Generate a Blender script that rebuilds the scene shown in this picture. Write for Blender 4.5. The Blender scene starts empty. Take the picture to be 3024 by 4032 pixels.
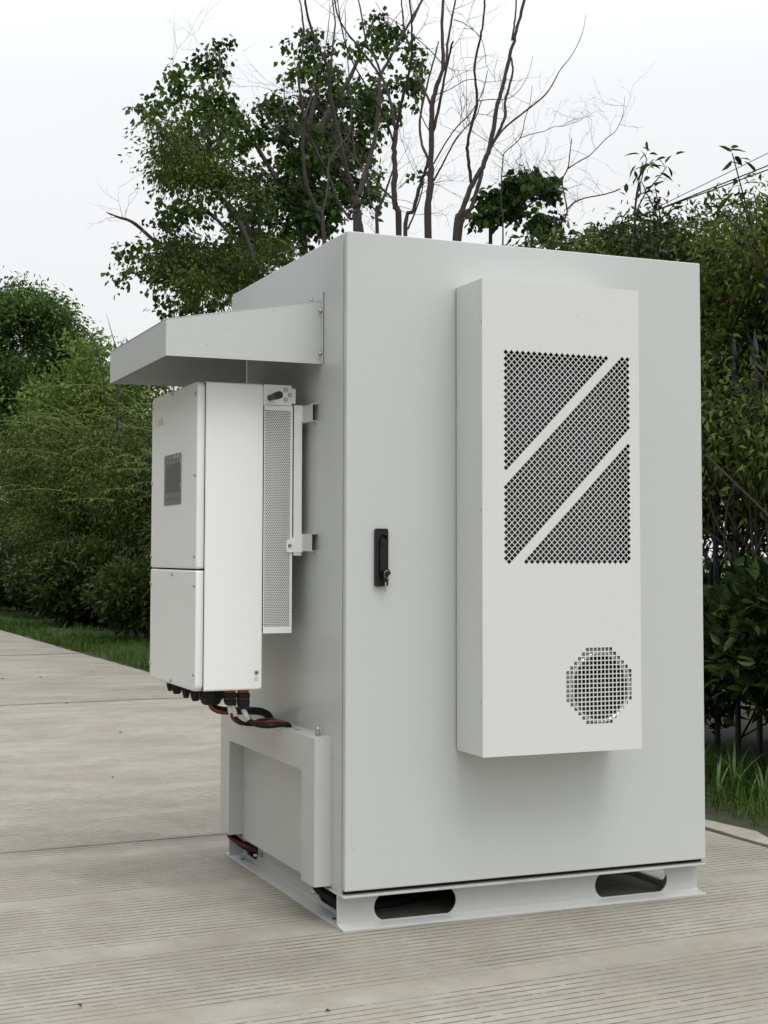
import bpy, bmesh, math, random
import numpy as np
from mathutils import Vector, Matrix
from mathutils.geometry import delaunay_2d_cdt
random.seed(7)
SC = bpy.context.scene
COL = SC.collection
R = math.radians
# ------------------------------------------------------------------ camera
CP = np.array([-1.51419, -3.91083, 1.06339]); YAW, PITCH, ROLL, FPX, CY = 0.395298, 0.055196, 0.0020526, 5763.6, 1866.07
def cam_axes():
    cy, sy = math.cos(YAW), math.sin(YAW)
    fwd = np.array([sy*math.cos(PITCH), cy*math.cos(PITCH), math.sin(PITCH)])
    right = np.array([cy, -sy, 0.]); up = np.cross(right, fwd)
    r2 = right*math.cos(ROLL)+up*math.sin(ROLL); u2 = -right*math.sin(ROLL)+up*math.cos(ROLL)
    return r2, u2, fwd
RT, UP, FW = cam_axes()
cam = bpy.data.objects.new('camera', bpy.data.cameras.new('camera')); COL.objects.link(cam)
m = Matrix.Identity(4)
for i in range(3): m[i][0] = RT[i]; m[i][1] = UP[i]; m[i][2] = -FW[i]; m[i][3] = CP[i]
cam.matrix_world = m
cam.data.sensor_fit = 'VERTICAL'; cam.data.sensor_height = 36; cam.data.lens = 36*FPX/4032
cam.data.shift_y = (CY-2016)/4032; cam.data.clip_end = 2000; cam.data.clip_start = .05
SC.camera = cam
# ------------------------------------------------------------------ sky, sun, exposure
SUN_EL, SUN_AZ = 58, 172       # degrees; azimuth measured from +Y towards +X
W = bpy.data.worlds.new('World'); SC.world = W; W.use_nodes = True
nt = W.node_tree; nt.nodes.clear()
def N(t, **k):
    n = nt.nodes.new(t)
    for a, b in k.items(): setattr(n, a, b)
    return n
sky = N('ShaderNodeTexSky', sky_type='NISHITA'); sky.sun_disc = False
sky.sun_elevation = R(SUN_EL); sky.sun_rotation = R(SUN_AZ); sky.air_density = 1.2; sky.dust_density = 4; sky.ozone_density = 1
bg1 = N('ShaderNodeBackground'); bg1.inputs[1].default_value = 0.08
nt.links.new(sky.outputs[0], bg1.inputs[0])
tc = N('ShaderNodeTexCoord'); sep = N('ShaderNodeSeparateXYZ'); nt.links.new(tc.outputs['Generated'], sep.inputs[0])
ramp = N('ShaderNodeValToRGB'); nt.links.new(sep.outputs['Z'], ramp.inputs[0])   # overcast: brighter overhead
cr = ramp.color_ramp; cr.elements[0].position = 0; cr.elements[0].color = (.302, .306, .311, 1)
cr.elements[1].position = 1; cr.elements[1].color = (.68, .685, .69, 1)
e = cr.elements.new(.3); e.color = (.338, .342, .347, 1)
nz = N('ShaderNodeTexNoise'); nz.inputs['Scale'].default_value = 1.6; nz.inputs['Detail'].default_value = 3
nt.links.new(tc.outputs['Generated'], nz.inputs['Vector'])
mr = N('ShaderNodeMapRange'); mr.inputs[1].default_value = .3; mr.inputs[2].default_value = .7; mr.inputs[3].default_value = .97; mr.inputs[4].default_value = 1.03
nt.links.new(nz.outputs[0], mr.inputs[0])
mu = N('ShaderNodeVectorMath', operation='SCALE'); nt.links.new(ramp.outputs[0], mu.inputs[0]); nt.links.new(mr.outputs[0], mu.inputs['Scale'])
bg2 = N('ShaderNodeBackground'); bg2.inputs[1].default_value = 2.72
nt.links.new(mu.outputs[0], bg2.inputs[0])
mx = N('ShaderNodeMixShader'); mx.inputs[0].default_value = .93
nt.links.new(bg1.outputs[0], mx.inputs[1]); nt.links.new(bg2.outputs[0], mx.inputs[2])
wo = N('ShaderNodeOutputWorld'); nt.links.new(mx.outputs[0], wo.inputs[0])
sl = bpy.data.lights.new('sun', 'SUN'); sl.energy = 1.0; sl.angle = R(28); sl.color = (1, .98, .95)
so = bpy.data.objects.new('sun', sl); COL.objects.link(so); so.location = (0, 0, 12)
sd = Vector((math.sin(R(SUN_AZ))*math.cos(R(SUN_EL)), math.cos(R(SUN_AZ))*math.cos(R(SUN_EL)), math.sin(R(SUN_EL))))
so.rotation_euler = sd.to_track_quat('Z', 'Y').to_euler()
SC.view_settings.view_transform = 'Standard'; SC.view_settings.look = 'None'
SC.view_settings.exposure = 0.09; SC.view_settings.gamma = 1; SC.view_settings.use_curve_mapping = False

# ------------------------------------------------------------------ helpers
def at(px, D, y=2200.):
    """point seen at photo pixel (px, y), D metres away over the ground"""
    d = RT*((px-1512)/FPX) - UP*((y-CY)/FPX) + FW
    return CP + d*(D/math.hypot(d[0], d[1]))
def tag(o, label=None, cat=None, group=None, kind=None):
    if label: o['label'] = label
    if cat: o['category'] = cat
    if group: o['group'] = group
    if kind: o['kind'] = kind
    return o
def thing(name, label, cat, loc=(0, 0, 0), group=None):
    o = bpy.data.objects.new(name, None); COL.objects.link(o); o.empty_display_size = .1
    o.location = loc; return tag(o, label, cat, group)
def link(name, me, mt, parent=None, bevel=0, seg=2):
    o = bpy.data.objects.new(name, me); COL.objects.link(o)
    if mt and not me.materials: me.materials.append(mt)
    if parent is not None:
        o.parent = parent
        w = Vector((0, 0, 0)); p = parent
        while p is not None: w += p.location; p = p.parent
        o.location = -w
    if bevel:
        b = o.modifiers.new('bevel', 'BEVEL'); b.width = bevel; b.segments = seg; b.limit_method = 'ANGLE'; b.angle_limit = R(40)
        b.harden_normals = False
    return o
class MB:
    def __init__(s): s.v = []; s.f = []; s.sm = []
    def add(s, vs, fs, smooth=False):
        b = len(s.v); s.v += [tuple(v) for v in vs]; s.f += [tuple(i+b for i in f) for f in fs]; s.sm += [smooth]*len(fs); return s
    def box(s, x0, x1, y0, y1, z0, z1):
        return s.add([(x0,y0,z0),(x1,y0,z0),(x1,y1,z0),(x0,y1,z0),(x0,y0,z1),(x1,y0,z1),(x1,y1,z1),(x0,y1,z1)],
                     [(0,3,2,1),(4,5,6,7),(0,1,5,4),(1,2,6,5),(2,3,7,6),(3,0,4,7)])
    def prism(s, poly, axis, a, b):
        """poly: 2D loop in the two other axes (in order x,y,z), extruded along axis from a to b"""
        def P(p, t):
            q = list(p); q.insert(axis, t); return tuple(q)
        n = len(poly)
        return s.add([P(p, a) for p in poly]+[P(p, b) for p in poly],
                     [tuple(range(n))[::-1], tuple(range(n, 2*n))]+[(i, (i+1) % n, n+(i+1) % n, n+i) for i in range(n)])
    def tube(s, pts, rad, n=8, cap=True):
        pts = [Vector(p) for p in pts]; m = len(pts)
        if not hasattr(rad, '__len__'): rad = [rad]*m
        vs = []; t0 = (pts[1]-pts[0]).normalized()
        u = t0.orthogonal().normalized()
        for i, p in enumerate(pts):
            t = (pts[min(i+1, m-1)]-pts[max(i-1, 0)]).normalized()
            u = (u-t*u.dot(t)); u = u.normalized() if u.length > 1e-6 else t.orthogonal().normalized(); w = t.cross(u)
            for k in range(n):
                a = 2*math.pi*k/n; vs.append(p+(u*math.cos(a)+w*math.sin(a))*rad[i])
        fs = [(i*n+k, i*n+(k+1) % n, (i+1)*n+(k+1) % n, (i+1)*n+k) for i in range(m-1) for k in range(n)]
        s.add(vs, fs, True)
        if cap:
            b = len(s.v)-m*n
            s.f += [tuple(b+k for k in range(n))[::-1], tuple(b+(m-1)*n+k for k in range(n))]; s.sm += [False, False]
        return s
    def disc(s, c, axis, r, h, n=16, sgn=-1, chamf=0):
        """short cylinder standing on c along sgn*axis"""
        d = Vector((0, 0, 0)); d[axis] = sgn; c = Vector(c)
        if chamf: return s.tube([c, c+d*(h-chamf), c+d*h], [r, r, r-chamf], n)
        return s.tube([c, c+d*h], r, n)
    def build(s, name, mt, parent=None, bevel=0, seg=2):
        me = bpy.data.meshes.new(name); me.from_pydata(s.v, [], s.f)
        me.polygons.foreach_set('use_smooth', s.sm); me.update()
        bm = bmesh.new(); bm.from_mesh(me); bmesh.ops.recalc_face_normals(bm, faces=bm.faces); bm.to_mesh(me); bm.free()
        return link(name, me, mt, parent, bevel, seg)
def bez(pts, n=8):
    """smooth curve through points (Catmull-Rom)"""
    P = [Vector(p) for p in pts]; P = [P[0]*2-P[1]]+P+[P[-1]*2-P[-2]]; out = []
    for i in range(1, len(P)-2):
        for k in range(n):
            t = k/n; a, b, c, d = P[i-1:i+3]
            out.append(.5*((2*b)+(c-a)*t+(2*a-5*b+4*c-d)*t*t+(3*b-a-3*c+d)*t**3))
    out.append(P[-2]); return out
def plate(name, outer, holes, axis, a, b, mt, parent, bevel=0, ends=(True, True)):
    """flat plate with real holes, thickness a..b along axis"""
    V = [Vector(p) for p in outer]; E = [(i, (i+1) % len(outer)) for i in range(len(outer))]; loops = [list(range(len(outer)))]
    for h in holes:
        b0 = len(V); V += [Vector(p) for p in h]; k = len(h); E += [(b0+i, b0+(i+1) % k) for i in range(k)]; loops.append(list(range(b0, b0+k)))
    vs, es, fs, ov, oe, of = delaunay_2d_cdt(V, E, [], 2, 1e-6)
    # drop hole triangles: a triangle whose three corners all stem from one hole loop
    own = {}
    for li, lp in enumerate(loops):
        for i in lp: own[i] = li
    vo = [own[o[0]] if o else -1 for o in ov]
    loopsets = {}
    keep = [f for f in fs if not (vo[f[0]] > 0 and vo[f[0]] == vo[f[1]] == vo[f[2]])]
    # outer concavities: drop triangles lying outside the outline
    def inside(x, y):
        c = False; j = len(outer)-1
        for i in range(len(outer)):
            xi, yi = outer[i]; xj, yj = outer[j]
            if (yi > y) != (yj > y) and x < (xj-xi)*(y-yi)/(yj-yi)+xi: c = not c
            j = i
        return c
    if len(outer) > 4:
        keep = [f for f in keep if inside(sum(vs[i][0] for i in f)/3, sum(vs[i][1] for i in f)/3)]
    def P(p, t):
        q = [p[0], p[1]]; q.insert(axis, t); return tuple(q)
    n = len(vs); mb = MB()
    verts = [P(p, a) for p in vs]+[P(p, b) for p in vs]
    faces = []
    if ends[0]: faces += [tuple(f) for f in keep]
    if ends[1]: faces += [tuple(i+n for i in f)[::-1] for f in keep]
    cnt = {}
    for f in keep:
        for i in range(3):
            e = (f[i], f[(i+1) % 3]); k = (min(e), max(e)); cnt[k] = cnt.get(k, 0)+1
    faces += [(i, j, j+n, i+n) for (i, j), c in cnt.items() if c == 1]
    mb.add(verts, faces); return mb.build(name, mt, parent, bevel)
def ring2(cx, cy, r, n, ph=0): return [(cx+r*math.cos(2*math.pi*k/n+ph), cy+r*math.sin(2*math.pi*k/n+ph)) for k in range(n)]
def slot2(x0, x1, z0, z1, n=10):
    r = (z1-z0)/2; zc = (z0+z1)/2; o = []
    for k in range(n+1): a = -math.pi/2+math.pi*k/n; o.append((x1-r+r*math.cos(a), zc+r*math.sin(a)))
    for k in range(n+1): a = math.pi/2+math.pi*k/n; o.append((x0+r+r*math.cos(a), zc+r*math.sin(a)))
    return o
def rrect(x0, x1, y0, y1, r, n=5):
    o = []
    for cx, cy, a0 in ((x1-r, y1-r, 0), (x0+r, y1-r, 90), (x0+r, y0+r, 180), (x1-r, y0+r, 270)):
        for k in range(n+1): a = R(a0+90*k/n); o.append((cx+r*math.cos(a), cy+r*math.sin(a)))
    return o
def copies(src, locs, parent):
    for l in locs:
        c = src.copy(); COL.objects.link(c); c.parent = parent; c.location = Vector(l)-parent.location

# ------------------------------------------------------------------ materials
def mat(name, col, rough=.5, metal=0, var=.03, scale=8, bump=0, bscale=900, spec=.5, dirt=None, streak=0):
    mt = bpy.data.materials.new(name); mt.use_nodes = True; t = mt.node_tree; b = t.nodes['Principled BSDF']
    b.inputs['Roughness'].default_value = rough; b.inputs['Metallic'].default_value = metal; b.inputs['Specular IOR Level'].default_value = spec
    tc = t.nodes.new('ShaderNodeTexCoord'); n = t.nodes.new('ShaderNodeTexNoise'); n.inputs['Scale'].default_value = scale; n.inputs['Detail'].default_value = 1 if streak else 5
    t.links.new(tc.outputs['Object'], n.inputs['Vector'])
    mx = t.nodes.new('ShaderNodeMix'); mx.data_type = 'RGBA'
    mx.inputs['A'].default_value = tuple(c*(1-var) for c in col)+(1,); mx.inputs['B'].default_value = tuple(min(1, c*(1+var)) for c in col)+(1,)
    t.links.new(n.outputs[0], mx.inputs['Factor']); out = mx.outputs['Result']
    if dirt:
        n2 = t.nodes.new('ShaderNodeTexNoise'); n2.inputs['Scale'].default_value = dirt[1]; n2.inputs['Detail'].default_value = 8
        t.links.new(tc.outputs['Object'], n2.inputs['Vector'])
        mr = t.nodes.new('ShaderNodeMapRange'); mr.inputs[1].default_value = dirt[2]; mr.inputs[2].default_value = dirt[2]+.12; mr.inputs[4].default_value = dirt[3]
        t.links.new(n2.outputs[0], mr.inputs[0])
        m2 = t.nodes.new('ShaderNodeMix'); m2.data_type = 'RGBA'; t.links.new(out, m2.inputs['A']); m2.inputs['B'].default_value = dirt[0]+(1,)
        t.links.new(mr.outputs[0], m2.inputs['Factor']); out = m2.outputs['Result']
    if streak:
        mp_ = t.nodes.new('ShaderNodeMapping'); mp_.inputs['Scale'].default_value = (22, 22, 1.6); t.links.new(tc.outputs['Object'], mp_.inputs[0])
        n3 = t.nodes.new('ShaderNodeTexNoise'); n3.inputs['Scale'].default_value = 1.3; n3.inputs['Detail'].default_value = 5; n3.inputs['Roughness'].default_value = .65; t.links.new(mp_.outputs[0], n3.inputs['Vector'])
        r3 = t.nodes.new('ShaderNodeMapRange'); r3.inputs[1].default_value = .48; r3.inputs[2].default_value = .75; r3.inputs[4].default_value = streak*3; t.links.new(n3.outputs[0], r3.inputs[0])
        m3 = t.nodes.new('ShaderNodeMix'); m3.data_type = 'RGBA'; t.links.new(out, m3.inputs['A']); m3.inputs['B'].default_value = (.40, .385, .34, 1); t.links.new(r3.outputs[0], m3.inputs['Factor']); out = m3.outputs['Result']
        n4 = t.nodes.new('ShaderNodeTexNoise'); n4.inputs['Scale'].default_value = 55; n4.inputs['Detail'].default_value = 3; t.links.new(tc.outputs['Object'], n4.inputs['Vector'])
        r4 = t.nodes.new('ShaderNodeMapRange'); r4.inputs[1].default_value = .735; r4.inputs[2].default_value = .76; r4.inputs[4].default_value = .35; t.links.new(n4.outputs[0], r4.inputs[0])
        m4 = t.nodes.new('ShaderNodeMix'); m4.data_type = 'RGBA'; t.links.new(out, m4.inputs['A']); m4.inputs['B'].default_value = (.22, .20, .16, 1); t.links.new(r4.outputs[0], m4.inputs['Factor']); out = m4.outputs['Result']
    t.links.new(out, b.inputs['Base Color'])
    rr = t.nodes.new('ShaderNodeMapRange'); rr.inputs[3].default_value = rough*.85; rr.inputs[4].default_value = min(1, rough*1.15)
    t.links.new(n.outputs[0], rr.inputs[0])
    if not streak and name != 'white_powder_coat': t.links.new(rr.outputs[0], b.inputs['Roughness'])
    if bump:
        nb = t.nodes.new('ShaderNodeTexNoise'); nb.inputs['Scale'].default_value = bscale; nb.inputs['Detail'].default_value = 2
        t.links.new(tc.outputs['Object'], nb.inputs['Vector'])
        bp = t.nodes.new('ShaderNodeBump'); bp.inputs['Strength'].default_value = bump; bp.inputs['Distance'].default_value = .001
        t.links.new(nb.outputs[0], bp.inputs['Height']); t.links.new(bp.outputs[0], b.inputs['Normal'])
    return mt
PAINT = mat('grey_paint', (.566, .588, .576), .28, var=.006, scale=30, streak=.006, bump=.3, bscale=420)
ACP = mat('light_grey_paint', (.70, .714, .704), .36, streak=.005, var=.006, scale=30, bump=.25, bscale=500)
BASEP = mat('base_grey_paint', (.53, .54, .53), .24, var=.05, scale=10, bump=.2, bscale=200, dirt=((.32, .30, .25), 6, .60, .45))
COVP = mat('cover_grey_paint', (.57, .58, .57), .3, var=.03, scale=5, bump=.2, bscale=400, dirt=((.42, .41, .38), 9, .64, .3))
WHITE = mat('white_powder_coat', (.89, .895, .885), .4, var=.008, scale=30, bump=.5, bscale=420)
BLACK = mat('black_plastic', (.008, .008, .009), .45, spec=.35, bump=.3, bscale=300)
RUBBER = mat('black_rubber', (.006, .006, .006), .6, spec=.3)
DARK = mat('interior_shade', (.016, .018, .017), .7)  # near-black that stands in for shade inside the boxes
FIN = mat('dark_aluminium_fin', (.075, .085, .078), .5, .2)
STEEL = mat('steel', (.5, .49, .46), .32, 1, var=.1, scale=60)
GALV = mat('galvanised_sheet', (.62, .63, .63), .22, 1, var=.08, scale=30)
GREYP = mat('grey_plastic', (.18, .184, .182), .3, bump=.1, bscale=30)
SCREEN = mat('lcd_glass', (.165, .17, .168), .16)
MARK = mat('dark_mark', (.035, .035, .035), .5)
ORANGE = mat('orange_plastic', (.36, .055, .010), .4)
REDC = mat('red_cable', (.10, .005, .008), .4)
LOGO = mat('logo_ink', (.62, .47, .38), .5)
SLEEVE = mat('white_sleeve', (.72, .70, .65), .5)
FILM = mat('film_wrinkle_glint', (.6, .6, .6), .15)  # pale colour stands in for glints on the clear film wrinkles

# ------------------------------------------------------------------ ground
def concrete(name, grooves=True, light=0, g0=1., g1=1., st0=.7, joint=.3):
    mt = bpy.data.materials.new(name); mt.use_nodes = True; t = mt.node_tree; L = t.links.new; b = t.nodes['Principled BSDF']
    def n(ty, **k):
        q = t.nodes.new(ty)
        for a, v in k.items(): setattr(q, a, v)
        return q
    def noise(vec, s, d=6, r=.6):
        q = n('ShaderNodeTexNoise'); q.inputs['Scale'].default_value = s; q.inputs['Detail'].default_value = d; q.inputs['Roughness'].default_value = r
        L(vec, q.inputs['Vector']); return q.outputs[0]
    def mp(v, a, b_, c=0, d=1):
        q = n('ShaderNodeMapRange'); q.inputs[1].default_value = a; q.inputs[2].default_value = b_; q.inputs[3].default_value = c; q.inputs[4].default_value = d; L(v, q.inputs[0]); return q.outputs[0]
    def ma(op, a, b_=None, c=None):
        q = n('ShaderNodeMath', operation=op)
        for i, x in enumerate((a, b_, c)):
            if x is None: continue
            if isinstance(x, (int, float)): q.inputs[i].default_value = x
            else: L(x, q.inputs[i])
        return q.outputs[0]
    def mix(f, a, b_, bt='MIX'):
        q = n('ShaderNodeMix', data_type='RGBA', blend_type=bt)
        if isinstance(f, (int, float)): q.inputs['Factor'].default_value = f
        else: L(f, q.inputs['Factor'])
        for i, x in (('A', a), ('B', b_)):
            if isinstance(x, tuple): q.inputs[i].default_value = x+(1,)
            else: L(x, q.inputs[i])
        return q.outputs['Result']
    tc = n('ShaderNodeTexCoord'); o = tc.outputs['Object']
    st = n('ShaderNodeMapping'); st.inputs['Scale'].default_value = (.75, 1.1, 1); L(o, st.inputs[0])
    st2 = n('ShaderNodeMapping'); st2.inputs['Scale'].default_value = (2.2, 3.4, 1); L(o, st2.inputs[0])
    base = mix(mp(noise(o, 1.3, 8), .3, .7), (.37+light, .352+light, .300+light*.9), (.47+light, .453+light, .398+light))
    base = mix(mp(noise(o, 4.2, 6), .42, .70, 0, .65), base, (.33, .285, .215))
    base = mix(mp(noise(st.outputs[0], 1.8, 7, .65), .42, .66, 0, st0*.85), base, (.225, .206, .160))
    base = mix(mp(noise(st2.outputs[0], 1.6, 6, .6), .52, .78, 0, .5), base, (.20, .188, .150))
    base = mix(mp(noise(o, 260, 3, .7), .35, .72, 0, .6), base, (.19, .18, .155))
    base = mix(mp(noise(o, 17, 8, .78), .48, .68, 0, .5), base, (.25, .235, .19))
    base = mix(mp(noise(o, 120, 2, .5), .70, .76, 0, .6), base, (.58, .56, .50))
    sp = n('ShaderNodeSeparateXYZ'); L(o, sp.inputs[0]); Y = sp.outputs['Y']
    if grooves:
        jd = ma('MINIMUM', ma('ABSOLUTE', Y), ma('ABSOLUTE', ma('SUBTRACT', Y, 5.12)))
        jd = ma('ADD', jd, ma('MULTIPLY', ma('SUBTRACT', noise(o, 3.5, 5), .5), .09))
        base = mix(mp(jd, .0, .06, joint, 0), base, (.07, .065, .05))      # dirt gathered along the joints
        wob = ma('MULTIPLY', ma('SUBTRACT', noise(o, 1.2, 2), .5), .012)
        wob2 = ma('MULTIPLY', ma('SUBTRACT', noise(o, 30, 2), .5), .0035)
        y = ma('ADD', ma('ADD', Y, wob), wob2)
        ph = ma('FRACT', ma('DIVIDE', ma('ADD', y, 100.), .0335))
        dist = ma('ABSOLUTE', ma('SUBTRACT', ph, .5))          # 0 at groove centre
        line = mp(dist, .06, .12, 1, 0)
        # combed bands with a smooth strip between them
        wob3 = ma('MULTIPLY', ma('SUBTRACT', noise(o, .55, 3), .5), .16)
        g = ma('FRACT', ma('DIVIDE', ma('ADD', ma('ADD', Y, wob3), 100.+.0), .625))
        band = ma('MULTIPLY', ma('MULTIPLY', mp(g, .0, .04), mp(g, .80, .86, 1, 0)), mp(ma('ADD', Y, ma('MULTIPLY', noise(o, .8, 4), 1.6)), 1.6, 3.4, g0, g1))
        wear = mp(noise(st2.outputs[0], 3.2, 4, .6), .36, .60)
        brk = ma('MULTIPLY', mp(noise(o, 30, 2, .5), .34, .46, .15, 1), mp(noise(o, 2.6, 4, .6), .36, .62, .45, 1))
        stg = ma('MULTIPLY', ma('MULTIPLY', line, band), ma('MULTIPLY', ma('MULTIPLY_ADD', wear, -.35, 1.), brk))
        base = mix(ma('MULTIPLY', stg, .95), base, (.045, .042, .034))
        hgt = ma('ADD', ma('MULTIPLY', stg, -1.), ma('MULTIPLY', noise(o, 220, 4, .7), .35))
    else:
        hgt = noise(o, 120, 5, .7)
    L(base, b.inputs['Base Color']); L(mp(noise(o, 6, 4), .3, .7, .62, .85), b.inputs['Roughness'])
    b.inputs['Specular IOR Level'].default_value = .35
    bp = n('ShaderNodeBump'); bp.inputs['Strength'].default_value = .8; bp.inputs['Distance'].default_value = .003
    L(hgt, bp.inputs['Height']); L(bp.outputs[0], b.inputs['Normal'])
    return mt
CONC = concrete('grooved_concrete'); CONC0 = concrete('grooved_concrete_wearing', g1=.22); CONC1 = concrete('worn_concrete', light=-.06, g0=.25, g1=.18, st0=1.1, joint=.95); CURBM = concrete('kerb_concrete', False, .06)
SOIL = mat('dark_soil', (.045, .036, .024), .95, var=.5, scale=14, bump=1, bscale=60, dirt=((.03, .05, .012), 3, .45, .9))
g = MB().add([(-400, -400, -.14), (400, -400, -.14), (400, 600, -.14), (-400, 600, -.14)], [(0, 1, 2, 3)]).build('ground', SOIL); g['kind'] = 'structure'
TH = R(3.5); c_, s_ = math.cos(TH), math.sin(TH)
EDGE = lambda y: 2.03-.024*y
road = MB().add([(-14, -9, -.012), (EDGE(-9)-.15, -9, -.012), (EDGE(75)-.15, 75, -.012), (-14, 75, -.012)], [(0, 1, 2, 3)]).build('road', mat('road_bed', (.05, .047, .04), .95, var=.3)); road['kind'] = 'structure'
def loc2(x, y): x -= 0; y -= 1.5; return x*c_+y*s_, -x*s_+y*c_
J = .008
for k in range(-2, 14):
    ya, yb = k*5.15+J+.03, (k+1)*5.15-J+.03
    def slab(col):
        # corners: local Y lines ya / yb crossed with the road edge or a long joint
        def corner(yl, edge):
            # world point on local line Y=yl at world x = f(y)
            y = 1.5+yl
            for _ in range(8):
                x = (EDGE(y)-.155) if edge == 0 else (EDGE(y)-4.6 if edge == 1 else EDGE(y)-9.1)
                y = 1.5+(yl+x*s_)/c_
            return x, y
        a, b = (0, 1) if col == 0 else (1, 2)
        P = [corner(ya, b), corner(ya, a), corner(yb, a), corner(yb, b)]
        if a == 1: P[1] = (P[1][0]-.012, P[1][1]); P[2] = (P[2][0]-.012, P[2][1])
        # local frame origin at the near joint line
        ox, oy = -(k*5.15+.03)*s_, 1.5+(k*5.15+.03)*c_
        V = []
        for x, y in P:
            dx, dy = x-ox, y-oy; V.append((dx*c_+dy*s_, -dx*s_+dy*c_))
        mb = MB(); mb.prism(V, 2, -.011, 0)
        o = mb.build('concrete_slab', CONC if k < 0 else (CONC0 if k == 0 else CONC1), None, .003, 2); o.parent = road; o.location = (ox, oy, 0); o.rotation_euler.z = TH
    slab(0); slab(1)
# pale kerb strip with a ragged inner edge
mb = MB(); ys = np.arange(-4, 4.6, .06); rnd = random.Random(3); inn = []; drift = 0
for y in ys:
    drift = drift*.9+rnd.uniform(-.006, .006); inn.append((EDGE(y)-.135+drift, y))
V = []
for i, (x, y) in enumerate(inn): V += [(x, y, -.02), (x, y, .004), (EDGE(y)+.02+rnd.uniform(-.012, .012), y, .006), (EDGE(y)+.03, y, -.05)]
F = [(4*i+j, 4*i+j+4, 4*i+j+5, 4*i+j+1) for i in range(len(inn)-1) for j in range(3)]
mb.add(V, F); o = mb.build('kerb_strip', CURBM); tag(o, kind='structure')
# verge soil beyond the kerb
mb = MB(); V = []; nx, ny = 26, 120
for j in range(ny):
    y = -6+j*.6
    for i in range(nx):
        x = EDGE(y)-.17+i*.5*(1+i*.02)
        V.append((x, y, -.015+.05*min(1, i)+.035*math.sin(x*3.1+y*1.7)*min(1, i)+.02*rnd.random()))
F = [(j*nx+i, j*nx+i+1, (j+1)*nx+i+1, (j+1)*nx+i) for j in range(ny-1) for i in range(nx-1)]
mb.add(V, F, True); o = mb.build('verge_soil', SOIL); tag(o, kind='structure')

# ------------------------------------------------------------------ CABINET
cab = thing('battery_cabinet', 'tall light grey metal cabinet with a black door handle standing on a steel channel base', 'cabinet', (.6, .58, 0))
W_, D_, H_ = 1.2168, 1.1626, 2.0
MB().box(0, W_, .031, D_-.022, .1002, H_).build('body', PAINT, cab, .002)
MB().box(.006, W_-.001, .023, .0308, .1004, H_-.006).build('door_seal', RUBBER, cab)  # seal reaches below the door, its black standing in for shade in the gap
MB().box(.006, W_-.006, D_-.0218, D_-.017, .118, H_-.006).build('door_seal', RUBBER, cab)
door = MB().box(0, W_, 0, .0225, .1115, H_+.0005).build('door', PAINT, cab, .0035, 3)
MB().box(0.002, W_-.002, D_-.017, D_, .1115, H_-.004).build('rear_door', PAINT, cab, .003)
# base channels
front = plate('channel_beam', [(-.006, .0), (1.2135, .0), (1.2135, .1), (-.006, .1)], [slot2(.108, .369, .0095, .0905), slot2(.841, 1.102, .0095, .0905)], 1, .044, .0495, BASEP, cab, .0008)
def flange(x0, x1, z, top):
    # tapered flange of a rolled channel
    if top: prof = [(-.004, z), (-.004, z-.0065), (.036, z-.010), (.044, z-.014), (.044, z)]
    else: prof = [(-.004, z), (-.004, z+.0065), (.036, z+.010), (.044, z+.014), (.044, z)]
    mb = MB(); mb.prism(prof, 0, x0, x1); return mb
fl = flange(-.006, 1.2135, 0.0, False).build('channel_flange', BASEP, front, .001)
fl = flange(-.006, 1.2135, .1, True).build('channel_flange', BASEP, front, .001)
def side_channel(xw, sgn, yy0, yy1, holes):
    xs = sorted((xw, xw+.0055*-sgn))
    p = plate('channel_beam', [(yy0, 0), (yy1, 0), (yy1, .0995), (yy0, .0995)], holes, 0, xs[0], xs[1], BASEP, cab, .0008)
    for z, t in ((0, 0), (.0995, 1)):
        q = [(xw, z), (xw+sgn*.05, z), (xw+sgn*.05, z+(-.006 if t else .006)), (xw+sgn*.008, z+(-.01 if t else .010)), (xw, z+(-.016 if t else .016))]
        mb = MB(); mb.prism(q, 1, yy0, yy1); mb.build('channel_flange', BASEP, p, .001)
    return p
lw = side_channel(.044, -1, .0502, 1.111, [slot2(.16, .345, .016, .082), slot2(.935, 1.085, .016, .082)])
side_channel(1.165, 1, .0502, 1.111, [slot2(.14, .36, .016, .082), slot2(.80, 1.02, .016, .082)])
rear = plate('channel_beam', [(-.006, .0), (1.2135, .0), (1.2135, .1), (-.006, .1)], [], 1, 1.112, 1.1175, BASEP, cab, .0008)
MB().box(-.006, 1.2135, 1.1177, 1.160, 0, .007).box(-.006, 1.2135, 1.1177, 1.160, .093, .0999).build('channel_flange', BASEP, rear, .001)
MB().box(.05, 1.16, .5, .506, .003, .097).build('cross_member', BASEP, cab)
for (y, z, l) in ((.890, .046, .03), (.300, .046, .035)):
    MB().tube([(.0438, y, z), (.044-l, y, z)], .0045, 10).tube([(.0438, y, z), (.036, y, z)], .009, 6).build('bolt', STEEL, cab)
for x, y in ((.015, .12), (.015, 1.02)): MB().disc((x, y, .0102), 2, .007, .0012, 12, 1).build('anchor_hole_disc', MARK, cab)  # dark discs stand in for the shade of drilled holes
# cables lying in the base (black hoses seen through the slots)
b1 = MB().tube(bez([(-.01, .27, .115), (.03, .25, .075), (.07, .24, .04), (.2, .22, .022), (.4, .26, .02), (.7, .4, .02), (1.0, .6, .02)]), .014, 10).build('power_hose', RUBBER)
tag(b1, 'black hose curling under the cabinet through the oblong slots of its base', 'hose')
b2 = MB().tube(bez([(.06, .34, .06), (.2, .24, .05), (.34, .22, .045), (.5, .28, .03), (.7, .40, .018)]), .011, 10).build('earthing_hose', RUBBER)
tag(b2, 'thinner black hose arching inside the left slot of the cabinet base', 'hose')
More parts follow.
